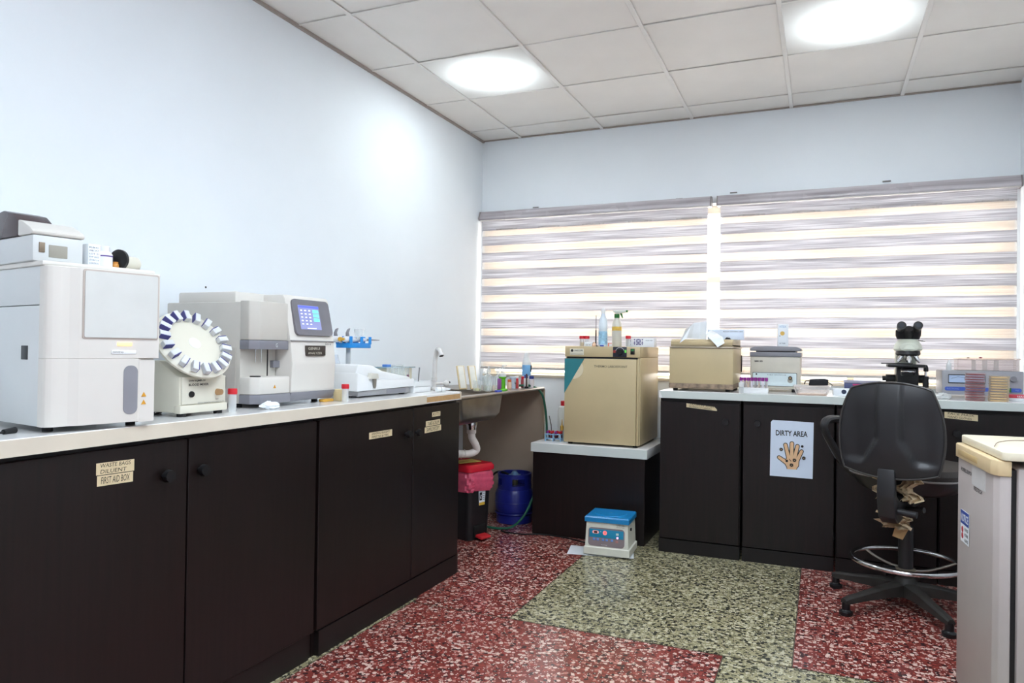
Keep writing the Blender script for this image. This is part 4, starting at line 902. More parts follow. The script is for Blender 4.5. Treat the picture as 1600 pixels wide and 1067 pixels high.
def plinth_left():
    z = PT
    rk = thing('blue_tube_rack', 'small pale blue rack of blood tubes beside the incubator', 'rack', (.765, -.53, z), 6); bl = mat('pale_blue_rack', '#8fbfe2', .4)
    MB().box(-.048, .052, -.024, .024, .040, .044).box(-.048, .052, -.024, .024, .014, .018).build('shelf', bl, rk)
    for x in (-.048, .0, .048):
        for y in (-.022, .022): MB().box(x-.002, x+.004, y-.002, y+.002, 0, .044).build('post', bl, rk)
    bd = mat('dark_blood', '#5a1f22', .3)
    k = 0
    for x in (-.036, -.012, .014, .038):
        for y in (-.012, .012):
            o = thing('blood_tube', 'short capped blood tube, %s from the left in the %s row of the blue rack' % (ORD[k//2], ('front', 'rear')[k % 2]), 'blood tube', (.765+x+.001*k, -.53+y, z+.0185), 0, 'blood tubes in the pale blue rack')
            MB().lathe([(.004, 0), (.0068, .004), (.0068, .032)], n=12).build('tube', bd if k % 3 else CLEARP, o); MB().lathe([(.0078, .030), (.0078, .042), (.006, .044)], n=12).build('cap', RED if k % 4 else PURPLE, o); k += 1
    o = thing('forceps', 'pair of dark metal forceps leaning in the blue tube rack', 'forceps', (.742, -.505, z+.046), 20)
    for s_ in (-1, 1): MB().tube([(0, s_*.006, 0), (-.004, s_*.007, .05), (-.016, 0, .105)], [.002, .003, .0025], 6).build('arm', mat('dark_metal', '#4b4744', .4, .7), o)
    t = thing('white_bottle', 'milky plastic bottle with a red cap standing behind the blue tube rack', 'bottle', (.786, -.40, z), 0)
    MB().lathe([(.037, 0), (.039, .005), (.039, .18), (.034, .20), (.018, .212)], n=26).build('bottle_body', mat('milky_plastic', '#e8ebe4', .35), t); MB().lathe([(.021, .210), (.022, .238), (.019, .24)], n=22).build('cap', RED, t)
    for x, lab, h in ((.792, 'small yellow-topped dropper left of the red-capped milky bottle', .085), (.822, 'small yellow-topped dropper right beside the incubator', .09)):
        o = thing('dropper', lab, 'dropper', (x, -.455, z), 0); MB().lathe([(.008, 0), (.009, .003), (.009, h*.7)], n=12).build('bottle_body', CLEARP, o); MB().lathe([(.010, h*.7), (.011, h), (.004, h*1.08), (.0015, h*1.5)], n=12).build('cap', mat('dropper_yellow', '#dfb455', .4), o)
plinth_left()

def floor_centrifuge():
    # sheet of paper under it
    p = MB().prism([(1.010, -.975), (.975, -.80), (1.33, -.77), (1.364, -.906)], 'z', .0002, .0012).build('paper_sheet', PAPER); tag(p, 'white paper sheet on the floor under the blue-lidded centrifuge', 'paper')
    t = thing('centrifuge', 'small cream centrifuge with a bright blue lid, on the floor', 'centrifuge', (1.098, -.955, .0012), 3)
    cr = mat('centrifuge_cream', '#dfddcf', .4); bl = mat('lid_blue', '#1f86c4', .3)
    def rc(i, z, y0): return [(0+i, y0, z), (.25-i, y0, z), (.25-i, .225-i, z), (i, .225-i, z)]
    b = MB(); b.rings([rc(0, .008, 0), rc(0, .045, 0), rc(.007, .05, .006), rc(.012, .182, .016)]).build('housing', cr, t)
    ld = MB().rings([rc(.004, .182, .004), rc(.004, .205, .002), rc(.010, .212, .010)]).build('lid', bl, t)
    MB().lathe([(.088, .2112), (.085, .2145), (.03, .2155), (.0, .2155)], c=(.125, .115, 0), n=32).build('lid_dome', bl, ld)
    MB().lathe([(.008, .2155), (.008, .217), (.0, .217)], c=(.125, .115, 0), n=14).build('lid_button', mat('lid_button', '#5a8fae', .4), ld)
    # panel on the sloped front
    a0 = Vector((0, .006, .05)); a1 = Vector((0, .016, .182)); uz = (a1-a0).normalized(); M = Matrix((Vector((1, 0, 0)), Vector((0, uz.z, -uz.y)), uz)).transposed().to_4x4(); M.translation = a0
    def fx(mb, nm, m, par=t): return mb.build(nm, m, par)
    pn = MB().prism(rrect(.024, .222, .004, .102, .018), 'y', -.002, .002, M=M).build('control_panel', mat('panel_mauve', '#8d7f82', .45), t)
    fx(MB().box(.030, .216, -.0028, -.0018, .050, .094, .0005, M=M), 'panel_blue', mat('panel_blue', '#1d8db4', .4), pn)
    led = mat('led_red', '#e66a6a', .4, emit=.8); dk = mat('led_dark', '#3a1618', .4)
    fx(MB().prism(rrect(.046, .082, .070, .086, .008), 'y', -.0036, -.0027, M=M), 'speed_display', mat('display_pink', '#e9a7a5', .4, emit=.2), pn); fx(MB().box(.055, .073, -.0042, -.0035, .0725, .0835, M=M), 'speed_digits', dk, pn)
    fx(MB().prism(rrect(.104, .126, .066, .088, .0105), 'y', -.0036, -.0027, M=M), 'time_display', led, pn); fx(MB().box(.114, .117, -.0042, -.0035, .069, .085, M=M), 'time_digits', dk, pn)
    fx(MB().box(.090, .094, -.0034, -.0027, .080, .084, M=M), 'indicator', WHITEP, pn)
    for x in (.050, .070, .099, .119, .148): fx(MB().box(x, x+.013, -.0034, -.0018, .034, .046, .001, M=M), 'key', mat('key_blue', '#6f97d8', .4), pn)
    fx(MB().box(.176, .190, -.0036, -.0027, .069, .081, M=M), 'mode_icon', mat('icon_pale', '#bfe0dc', .4), pn); fx(MB().prism(rrect(.179, .189, .051, .062, .004), 'y', -.0036, -.0027, M=M), 'power_led', mat('led_pink', '#ff9ac8', .4, emit=1.2), pn); fx(MB().box(.174, .188, -.0036, -.0018, .030, .042, M=M), 'stop_icon', mat('icon_red', '#b77f7a', .4), pn)
    x = text('Centrifuge', .096, .130, .0095, .0155, PAPER, pn, -.0027); x.data.transform(M)
    x = text('<UNISCOPE>', .176, .222, .118, .126, INK, t, -.0008); x.data.transform(M)
    x = text('LABORATORY', .176, .222, .110, .114, INK, t, -.0008); x.data.transform(M)
    MB().cyl((.245, .05, .150), (.252, .05, .150), .008, n=12).build('lid_lock', BLACK, t)
    for xx in (.03, .22):
        for y in (.03, .19): MB().cyl((xx, y, 0), (xx, y, .010), .012, n=10).build('foot', RUBBER, t)
floor_centrifuge()

# ------------------------------------------------------------------ right bench under the window
RT = .893
def right_bench():
    ed = [(1.452, 1.882), (1.895, 2.342), (2.352, 2.80), (2.806, 3.27)]
    labs = ['dark base cabinet at the left end of the window bench, door ajar', 'dark base cabinet behind the dirty area poster', 'dark base cabinet hidden mostly by the office chair', 'dark base cabinet at the right end of the window bench']
    for k, (a, b) in enumerate(ed):
        t = thing('base_cabinet', labs[k], 'cabinet', (a, -.695, 0), 0, 'base cabinets under the window bench'); W = b-a
        MB().box(0, W, .021, .68, .075, .850).build('body', ESP, t)
        MB().box(0, W, .004 if k else .0, .06, 0, .072).build('toe_kick', ESPX, t)
        d = MB().box(.003, W-.003, 0, .019, .078, .834, .0015, 1).build('door', ESP, t)
        kx = W-.075 if k in (0, 2) else .075
        knob(kx if k != 3 else .07, .736, d)
        if k == 0:
            tape(d, .145, .308, .806, .828, ['SAMPLES AND', 'RUBBER STOPPERS'], 0, -.014, .014)
            d.rotation_euler = (0, 0, 0)
        if k == 3: tape(d, .02, .158, .808, .838, ['FACE MASK', 'HAND GLOVES'], 0, -.010)
    t = thing('worktop', 'long pale worktop on the window bench', 'worktop', (1.447, -.713, RT-.04))
    MB().box(0, RX-1.447-.002, 0, .71, 0, .04, .002, 1).build('top_board', CTOP, t)
    MB().prism([(.022, .0005), (RX-1.45, .0005), (RX-1.45, .0385), (.008, .0385)], 'y', -.0025, 0).build('edge_band', CEDGE2, t)
    p = thing('poster', 'white DIRTY AREA poster with a germ-covered hand on the cabinet door', 'poster', (2.033, -.6965, .465), 0)
    W, H = .208, .294
    MB().prism([(0, .001), (W, 0), (W+.003, H-.004), (.012, H), (.003, H-.012)], 'y', -.0008, 0).build('sheet', mat('poster_paper', '#d7e2f2', .4, var=.02), p)
    text('DIRTY AREA', .028, .182, .214, .242, INK, p, -.0013, bold=.022)
    skin = mat('poster_skin', '#e6bd93', .5)
    def caps(p0, p1, r0, r1, y, m, nm, n=10):
        (ax, az), (bx, bz) = p0, p1; th = math.atan2(bz-az, bx-ax)
        pts = [(bx+r1*math.cos(th+R(a)), bz+r1*math.sin(th+R(a))) for a in range(-90, 91, 18)]+[(ax+r0*math.cos(th+R(a)), az+r0*math.sin(th+R(a))) for a in range(90, 271, 18)]
        MB().prism(pts, 'y', y-.0003, y).build(nm, m, p)
    fing = [((.092, .098), (.076, .167), .0085, .0075), ((.106, .10), (.107, .176), .0085, .008), ((.120, .098), (.134, .164), .0085, .0075), ((.132, .088), (.154, .138), .0085, .007), ((.09, .07), (.045, .100), .010, .007)]
    palm = [(.086, .042), (.130, .042), (.131, .05), (.139, .062), (.141, .098), (.12, .112), (.088, .108), (.076, .085), (.077, .066), (.084, .052)]
    cxp, czp = .108, .077
    outl = [(cxp+(x-cxp)*1.12, .042 if z < .045 else czp+(z-czp)*1.07) for x, z in palm]
    MB().prism(outl, 'y', -.0012, -.0009).build('palm_outline', INK, p)
    for i, (a, b, r0, r1) in enumerate(fing): caps(a, b, r0+.0036, r1+.0036, -.00105-.00004*i, INK, 'finger_outline')
    MB().prism(palm, 'y', -.0018, -.0015).build('palm', skin, p)
    for i, (a, b, r0, r1) in enumerate(fing): caps(a, b, r0, r1, -.00165-.00006*i, skin, 'finger')
    def germ(x, z, r):
        pts = []
        for i in range(20):
            rr = r*(1.45 if i % 2 == 0 else .85); pts.append((x+rr*math.cos(2*PI*i/20), z+rr*math.sin(2*PI*i/20)))
        MB().prism(pts, 'y', -.0030, -.0025).build('germ', INK, p); MB().prism([(x+r*.3*math.cos(2*PI*i/8), z+r*.3*math.sin(2*PI*i/8)) for i in range(8)], 'y', -.0034, -.0031).build('germ_core', skin, p)
    for x, z, r in ((.055, .142, .008), (.120, .090, .008), (.106, .064, .008), (.165, .104, .008)): germ(x, z, r)
    for x, z, r in ((.157, .164, .0065), (.083, .084, .0065)):
        MB().prism([(x+r*math.cos(2*PI*i/14), z+r*math.sin(2*PI*i/14)) for i in range(14)], 'y', -.0030, -.0025).build('germ', INK, p)
    caps((.095, .094), (.104, .084), .0015, .0015, -.0026, INK, 'palm_line')
right_bench()

def water_bath():
    t = thing('water_bath', 'beige box-shaped water bath with a rusty base and closed lid', 'water bath', (1.490, -.635, RT), 0)
    W, D = .345, .44; rust = mat('rusty_base', '#8f7b68', .7, var=.5, scale=35, bump=.4)
    MB().box(.0, W, 0, D, .040, .238, .004).build('body', BEIGE, t)
    MB().box(-.002, W+.002, -.003, D, .014, .041, .004).build('rust_band', rust, t)
    MB().box(-.001, W+.002, -.004, D, .238, .247, .002).build('rim', mat('worn_metal_rim', '#b6a996', .35, .6), t)
    MB().prism([(.004, .249), (D-.02, .249), (D-.02, .290), (.03, .288), (.004, .276)], 'x', .006, W-.004, .003).build('lid', BEIGE, t)
    MB().box(.006, W-.004, .002, D-.018, .2475, .257).build('lid_edge', mat('lid_edge_dirty', '#9a8a6e', .6), t)
    MB().box(W, W+.006, D-.02, D, .10, .20, .002).build('rear_plug', BLACK, t)
    for x in (.03, W-.03):
        for y in (.03, D-.05): MB().cyl((x, y, 0), (x, y, .016), .013, n=12).build('foot', RUBBER, t)
    z = RT+.290
    # sheets of paper
    def curled(pts, name, label, seg=8):
        v = []; f = []; n = len(pts)
        for a, b in pts: v += [a, b]
        k = len(v)
        for i in range(n-1): f.append((2*i, 2*i+1, 2*i+3, 2*i+2))
        o = MB().add(v, f).build(name, PAPER, smooth=0); md = o.modifiers.new('thickness', 'SOLIDIFY'); md.thickness = .0008; tag(o, label, 'paper', 'papers on the water bath'); return o
    curled([((1.548, -.646, z-.024), (1.575, -.64, z+.05)), ((1.582, -.618, z+.005), (1.598, -.58, z+.075)), ((1.60, -.56, z+.003), (1.61, -.55, z+.092)), ((1.64, -.53, z+.002), (1.645, -.53, z+.098)), ((1.68, -.55, z+.001), (1.682, -.545, z+.102))], 'paper_sheet', 'upright folded white paper standing at the left of the water bath lid')
    curled([((1.68, -.60, z+.03), (1.70, -.50, z+.052)), ((1.71, -.645, z+.003), (1.735, -.52, z+.035)), ((1.745, -.658, z-.032), (1.775, -.60, z+.012)), ((1.756, -.662, z-.046), (1.79, -.645, z-.022))], 'paper_sheet', 'white paper drooping over the front of the water bath lid')
    b = thing('carton', 'pale blue printed carton lying on the water bath lid', 'carton', (1.78, -.42, z), 3)
    MB().box(-.11, .09, -.04, .04, 0, .058, .001).build('carton_body', mat('pale_blue_card', '#dbe5f5', .5), b); text('BLOOD GROUPING SERA', -.02, .085, .042, .049, INKB, b, -.0406)
    b = thing('black_clip', 'small black clip lying in front of the carton on the water bath', 'clip', (1.793, -.52, z), 0); MB().prism([(-.018, 0), (.018, 0), (.012, .008), (-.006, .011)], 'y', -.008, .008, .002).build('jaw', BLACK, b); MB().tube([(-.01, 0, .009), (0, 0, .014), (.012, 0, .010)], .0012, 6).build('wire', CHROME, b)
water_bath()

def bench_centrifuge():
    t = thing('centrifuge', 'cream bench centrifuge with a slate grey lid, right of the water bath', 'centrifuge', (1.909, -.455, RT), 0)
    W, D = .262, .32; tp = mat('centrifuge_greige', '#c9c3b5', .45)
    MB().box(0, W, 0, D, .018, .196, .006).build('body', tp, t)
    MB().box(-.003, W+.003, -.004, D+.004, .196, .222, .004).build('collar', DGREY, t)
    MB().box(.03, W-.025, .0, D, .222, .228).build('lid_gap', BLACK, t)
    MB().prism([(-.003, .228), (W+.003, .228), (W+.003, .242), (W-.02, .252), (.09, .256), (.02, .252), (-.003, .242)], 'y', -.004, D, .003).build('lid', DGREY, t)
    pl = MB().prism(rrect(.012, .246, .032, .108, .006), 'y', -.002, .001).build('panel_frame', BLACK, t)
    MB().prism(rrect(.0145, .2435, .0345, .1055, .005), 'y', -.003, -.0018).build('panel_face', mat('panel_pale', '#d5e2e4', .4), pl)
    text('SM120', .022, .066, .166, .175, INK, t, -.0004, bold=.03); text('TABLE CENTRIFUGE', .09, .19, .093, .098, INKB, pl, -.0034)
    MB().cyl((.211, -.003, .080), (.211, -.016, .080), .011, .009, n=18).build('dial', BLACK, pl); MB().cyl((.211, -.0158, .080), (.211, -.0168, .080), .006, n=14).build('dial_cap', mat('dial_brass', '#a98f6c', .35, .6), pl); MB().lathe([(.014, 0), (.013, .001)], n=18, M=Matrix.Translation((.211, -.003, .066)) @ Matrix.Rotation(R(90), 4, 'X')).build('dial_plate', mat('plate_grey', '#a7a59c', .4), pl)
    MB().box(.03, .038, -.006, -.003, .094, .102, .001).build('switch', BLACK, pl)
    for x in (.03, W-.03):
        for y in (.03, D-.03): MB().cyl((x, y, 0), (x, y, .019), .014, n=12).build('foot', RUBBER, t)
    z = RT+.2565
    o = thing('medicine_box', 'upright white and yellow carton on the bench centrifuge', 'carton', (2.075, -.36, z), 10)
    MB().box(-.028, .028, -.016, .016, 0, .125, .001).build('carton_body', PAPER, o); ym = mat('print_yellow', '#e6bd62', .5)
    text('VITEX', -.022, .016, .104, .116, mat('print_blue', '#7fb0dc', .5), o, -.0166); MB().prism([(-.004+.012*math.cos(2*PI*i/16), .072+.012*math.sin(2*PI*i/16)) for i in range(16)], 'y', -.0168, -.0161).build('print_disc', ym, o); MB().box(.0281, .0286, -.012, .012, .04, .085).build('print_side', ym, o); MB().box(-.02, -.015, -.0168, -.0161, .055, .060).build('print_dot', INK, o); text('30 TABS', -.020, .012, .012, .019, INKB, o, -.0166)
    o = MB().prism([(-.05, 0), (.05, 0), (.045, .0008), (-.05, .0008)], 'y', -.04, .04).build('loose_sheet', PAPER); o.location = (2.04, -.36, RT+.2560); tag(o, 'folded white leaflet lying on the bench centrifuge lid', 'paper'); bpy.data.objects.remove(o)
bench_centrifuge()

def purple_rack():
    rk = thing('tube_rack', 'white rack of purple-capped blood tubes on the window bench', 'rack', (1.945, -.655, RT), 0)
    MB().box(-.075, .075, -.022, .022, 0, .030, .002).build('rack_block', WHITEP, rk)
    first = None; k = 0
    for j, y in enumerate((-.010, .010)):
        for i in range(8):
            o = thing('blood_tube', 'purple capped blood tube, %s from the left in the %s row of the white rack' % (ORD[i], ('front', 'rear')[j]), 'blood tube', (1.945-.064+.0183*i, -.655+y, RT+.0305), 0, 'purple capped tubes in the white rack')
            MB().lathe([(.005, 0), (.0062, .002), (.0062, .04)], n=12).build('tube', CLEARP if i % 3 else mat('tube_label_paper', '#e9e4ea', .5), o); MB().lathe([(.0056, .001), (.0056, .018+.006*(k % 3))], n=10).build('sample', mat('sample_%d' % (k % 3), ['#b5763c', '#8a2f2a', '#d9a05a'][k % 3], .3), o) if i % 3 else None
            MB().lathe([(.0078, .036), (.0080, .050), (.0072, .054)], n=14).build('cap', PURPLE, o); k += 1
    b = thing('white_bottle', 'small clear bottle with a white cap beside the purple-capped tubes', 'bottle', (1.885, -.695, RT), 0); MB().lathe([(.012, 0), (.013, .002), (.013, .032), (.010, .036)], n=16).build('bottle_body', CLEARP, b); MB().lathe([(.0135, .034), (.0135, .056), (.012, .058)], n=16).build('cap', WHITEP, b)
purple_rack()

def right_small():
    # clear dish with a black mask
    t = thing('plastic_tray', 'clear oblong plastic dish with a rosy base on the window bench', 'dish', (2.232, -.615, RT), 0)
    def rr(o, z): return [(p, q, z) for p, q in rrect(-.075-o, .075+o, -.05-o, .05+o, .02, 5)]
    m = MB(); m.rings([rr(.014, .046), rr(.013, .043), rr(.012, .040), rr(.004, .012), rr(0, .004), rr(-.005, .001)], cap=False); m.build('dish_wall', glassy('dish_clear', '#f8f3f1', .8, .08), t)
    MB().prism(rrect(-.072, .072, -.047, .047, .02), 'z', .001, .006).build('dish_base', mat('rosy_base', '#d3b39c', .5), t); MB().tube([(p, q, .046) for p, q in rrect(-.089, .089, -.064, .064, .02, 5)], .003, 6, closed=True).build('dish_rim', glassy('dish_rim_clear', '#efe9e6', .3), t)
    o = thing('face_mask', 'folded black mask lying across the clear dish', 'mask', (2.262, -.615, RT+.049), 4)
    MB().prism([(-.045, .0), (.048, .002), (.05, .034), (.03, .038), (-.04, .034)], 'y', -.012, .012, .004).build('folded_cloth', mat('black_cloth', '#232226', .8), o); MB().tube(smoothpath([(-.042, 0, .025), (-.06, 0, .022), (-.066, 0, .006)]), .003, 6).build('strap', RUBBER, o); MB().tube(smoothpath([(.046, 0, .02), (.06, 0, .012), (.072, 0, .002)]), .002, 6).build('strap', RUBBER, o)
    o = thing('kit_box', 'flat white box with a round logo, right of the clear dish', 'box', (2.395, -.56, RT), 3); MB().box(-.06, .05, -.03, .03, 0, .036, .001).build('box_body', PAPER, o); MB().lathe([(.010, 0), (.012, 0), (.012, .0006), (.010, .0006)], n=20, M=Matrix.Translation((-.01, -.0302, .020)) @ Matrix.Rotation(R(90), 4, 'X')).build('logo_ring', INKB, o); text('C', -.0135, -.0065, .0155, .0245, INKB, o, -.0306)
    # stack of cartons behind the chair
    dn = mat('navy_card', '#4a5078', .5)
    o = thing('carton', 'navy and grey carton behind the office chair backrest', 'carton', (2.482, -.42, RT), 0); MB().box(-.09, .09, -.05, .05, 0, .062, .002).build('carton_body', dn, o); MB().box(-.092, .092, -.052, .05, .062, .076, .002).build('carton_lid', mat('grey_card', '#9c99a8', .5), o); MB().box(-.05, .0, -.0528, -.052, .050, .058).build('pink_print', mat('magenta_print', '#c23a72', .5), o)
    # microscope
    x0, y0 = 2.69, -.46
    m = thing('microscope', 'binocular microscope with a cream head behind the office chair', 'microscope', (x0, y0, RT), 0); cr = mat('scope_cream', '#d6d8c8', .35)
    MB().box(-.095, .095, -.10, .14, 0, .04, .014).build('base', cr, m)
    MB().box(-.036, .036, -.07, -.02, .038, .06, .01).build('illuminator', BLACK, m)
    MB().prism([(.06, .03), (.13, .03), (.13, .22), (.09, .262), (.02, .262), (.02, .22), (.06, .2)], 'x', -.05, .05, .008).build('arm', cr, m)
    MB().box(-.05, .05, -.02, .06, .05, .155, .008).build('focus_block', BLACK, m)
    MB().cyl((-.095, .08, .09), (-.05, .08, .09), .022, n=20).cyl((-.112, .08, .09), (-.095, .08, .09), .013, n=16).build('focus_knob', BLACK, m); MB().cyl((.05, .08, .09), (.095, .08, .09), .022, n=20).build('focus_knob', BLACK, m)
    st = MB().box(-.095, .075, -.07, .06, .152, .168, .004).build('stage', BLACK, m); MB().prism([(.07, .168), (.085, .166), (.09, .15), (.09, .132), (.072, .132), (.072, .15)], 'y', -.05, .0, .003).build('stage_arm', BLACK, st); MB().cyl((.080, -.03, .132), (.080, -.03, .104), .006, n=10).build('stage_shaft', CHROME, st); MB().cyl((.080, -.03, .108), (.080, -.03, .05), .014, n=16).build('stage_knob', BLACK, st); MB().box(-.125, .02, -.05, -.02, .169, .174, .001).build('slide_holder', BLACK, st)
    MB().lathe([(.030, .108), (.034, .115), (.034, .142), (.026, .15)], c=(0, -.03, 0), n=24).build('condenser', BLACK, m); MB().lathe([(.0345, .128), (.0352, .131), (.0345, .134)], c=(0, -.03, 0), n=24).build('condenser_ring', CHROME, m)
    np_ = MB().lathe([(.05, .212), (.058, .220), (.055, .236), (.04, .245)], c=(0, -.02, 0), n=28).build('nosepiece', BLACK, m)
    for a, L in ((-145, .034), (-90, .040), (-35, .034), (90, .03)):
        d = Vector((math.cos(R(a))*.55, math.sin(R(a))*.55, -.84)).normalized(); c = Vector((math.cos(R(a))*.034, -.02+math.sin(R(a))*.034, .218))
        MB().cyl(tuple(c), tuple(c+d*L), .013, .011, n=14).cyl(tuple(c+d*L), tuple(c+d*(L+.012)), .009, .005, n=12).build('objective', CHROME, np_)
    MB().lathe([(.062, .238), (.068, .246), (.062, .268), (.048, .292), (.040, .298)], c=(0, -.01, 0), n=32).build('head_base', cr, m)
    MB().prism([(.046*math.cos(2*PI*i/24), .256+.022*math.sin(2*PI*i/24)) for i in range(24)], 'y', -.072, -.05, .003).build('front_badge', cr, m)
    MB().cyl((.045, -.03, .292), (.075, -.035, .288), .0028, n=8).build('lock_screw', CHROME, m)
    for s_ in (-1, 1):
        MB().rings([[(s_*(.028+dx*math.cos(2*PI*i/16)), -.005+dy-.01+.022*math.sin(2*PI*i/16)*.9, z) for i in range(16)] for dx, dy, z in ((.024, .0, .298), (.031, -.006, .318), (.031, -.02, .345))]).build('prism_housing', BLACK, m)
        d = Vector((0, -.955, .297)); c = Vector((s_*.037, -.03, .345)); e = MB().cyl(tuple(c), tuple(c+d*.05), .017, .018, n=20).cyl(tuple(c+d*.045), tuple(c+d*.075), .0215, .0215, n=22).build('eyepiece', BLACK, m)
        MB().cyl(tuple(c+d*.0745), tuple(c+d*.0765), .0125, n=18).build('eye_lens', mat('lens_glass', '#3a3f48', .05, coat=1), e)
    MB().cyl((0, -.01, .30), (0, -.055, .352), .024, .022, n=22).build('hinge_hub', BLACK, m)
    # electronic meter
    e = thing('electronic_meter', 'grey electronic meter with a blue stripe at the right end of the bench', 'meter', (2.852, -.42, RT), 0); W = .352
    MB().prism(rrect(0, W, .016, .140, .006), 'y', 0, .22, .002).build('case', mat('meter_grey', '#a7a7ad', .45), e)
    MB().prism(rrect(.012, W-.008, .036, .056, .009), 'y', -.0015, .001).build('blue_stripe', mat('meter_blue', '#4a66bf', .45), e); text('ELECTRONIC', .022, .075, .0425, .0505, mat('stripe_letters', '#8fa6e0', .5), e, -.002); text('SJ', W-.035, W-.022, .042, .050, mat('stripe_letters', '#8fa6e0', .5), e, -.002)
    w_ = MB().prism(rrect(.027, .19, .074, .120, .003), 'y', -.0022, .001).build('window_frame', BLACK, e); MB().prism(rrect(.030, .187, .079, .116, .002), 'y', -.0032, -.002).build('window_face', mat('meter_face', '#b7cbe8', .3, var=.03), w_); MB().tube([(.04, -.0036, .098), (.07, -.0036, .108), (.10, -.0036, .104), (.13, -.0036, .098)], .0006, 6).build('scale_line', INKB, w_)
    MB().cyl((W-.045, 0, .103), (W-.045, -.018, .103), .016, .014, n=20).build('dial', mat('dial_grey', '#8d8d92', .35), e); MB().box(W-.075, W-.052, -.005, 0, .036, .058, .002).build('switch', mat('switch_green2', '#3f7d3a', .4), e)
    for x in (.03, W-.03):
        for y in (.03, .19): MB().cyl((x, y, 0), (x, y, .017), .014, n=12).build('foot', RUBBER, e)
    # clear tank on top
    o = thing('gel_tank', 'clear plastic gel tank standing on the grey electronic meter', 'tank', (2.93, -.36, RT+.140), 0)
    m2 = MB(); L_, Wd, H = .27, .12, .058; k = .003
    m2.box(0, L_, 0, k, 0, H).box(0, L_, Wd-k, Wd, 0, H).box(0, k, k, Wd-k, 0, H).box(L_-k, L_, k, Wd-k, 0, H).box(k, L_-k, k, Wd-k, 0, k); m2.build('tank_wall', glassy('tank_plastic', '#fbf8f7', .92, .05), o)
    MB().box(-.004, L_+.004, -.004, Wd+.004, H, H+.006, .001).build('tank_lid', glassy('tank_lid_plastic', '#f6efec', .8, .05), o); MB().lathe([(.006, H+.006), (.008, H+.011), (.005, H+.013)], c=(.105, .02, 0), n=12).build('red_plug', mat('plug_maroon', '#8a4a5a', .4), o); MB().lathe([(.006, H+.006), (.007, H+.010)], c=(.05, .02, 0), n=12).build('dark_plug', mat('plug_dark', '#5a5456', .4), o)
    for x in (.08, .13, .18): MB().box(x, x+.0012, k, Wd-k, .004, H-.004).build('divider', CLEARP, o)
    o = thing('wash_bottle', 'small white pointed bottle standing on the left of the electronic meter', 'bottle', (2.89, -.36, RT+.140), 0); MB().lathe([(.012, 0), (.0135, .003), (.0135, .03), (.006, .042), (.002, .055)], n=16).build('bottle_body', WHITEP, o); MB().lathe([(.0068, .038), (.0068, .044)], n=12).build('collar', WHITEP, o)
    # petri dishes
    rd = mat('blood_agar', '#7a1622', .3); cl = glassy('petri_clear', '#fff4f4', .90, .08); ya = mat('nutrient_agar', '#e3c58c', .35); cy = glassy('petri_clear_warm', '#fdf6e8', .82, .08)
    for (x, y, n, agar, c, lab, grp) in ((2.962, -.63, 11, rd, cl, 'petri dish of dark red agar, %s from the bottom of the stack', 'stack of red petri dishes'), (3.060, -.63, 10, ya, cy, 'petri dish of pale yellow agar, %s from the bottom of the stack', 'stack of yellow petri dishes')):
        dish = MB().lathe([(.0405, 0), (.0415, .0006), (.0415, .0095), (.0435, .0095), (.0435, .0118), (.0405, .012)], n=32).mesh('dish', c); ag = MB().lathe([(.0403, .0012), (.0403, .0072)], n=32).mesh('agar', agar)
        for k in range(n):
            t = thing('petri_dish', lab % ORD[k], 'petri dish', (x+random.uniform(-.002, .002), y+random.uniform(-.002, .002), RT+.0122*k), random.uniform(0, 90), grp)
            for nm, me in (('dish', dish), ('agar', ag)):
                q = bpy.data.objects.new(nm, me); COL.objects.link(q); q.parent = t
    o = thing('reagent_carton', 'flat red and white carton behind the yellow petri dishes', 'carton', (3.16, -.52, RT), 0); MB().box(-.06, .06, -.03, .03, 0, .014, .001).build('carton_base', PAPER, o); MB().box(-.06, .06, -.03, .03, .0142, .030, .001).build('carton_lid', mat('carton_red', '#d24a5a', .45), o); text('REAGENT', -.01, .045, .018, .026, PAPER, o, -.0306)
    # crumpled clear wrapper
    m3 = MB(); rs = [[((.030*math.sin(PI*i/6)+.001)*math.cos(2*PI*j/12)*random.uniform(.6, 1.4), (.02*math.sin(PI*i/6)+.001)*math.sin(2*PI*j/12)*random.uniform(.6, 1.4), max(0, .014-.016*math.cos(PI*i/6)*random.uniform(.7, 1.3))) for j in range(12)] for i in range(7)]; m3.rings(rs)
    o = m3.build('plastic_wrapper', CLEARP, smooth=0); o.location = (2.835, -.60, RT); tag(o, 'crumpled clear wrapper left of the electronic meter', 'wrapper')
    # paper strip under dishes
    o = MB().box(-.12, .06, -.05, .05, 0, .0012).build('paper_strip', PAPER); o.location = (2.96, -.55, RT); o.rotation_euler = (0, 0, R(2)); tag(o, 'white paper lying under the electronic meter front', 'paper'); bpy.data.objects.remove(o)
right_small()

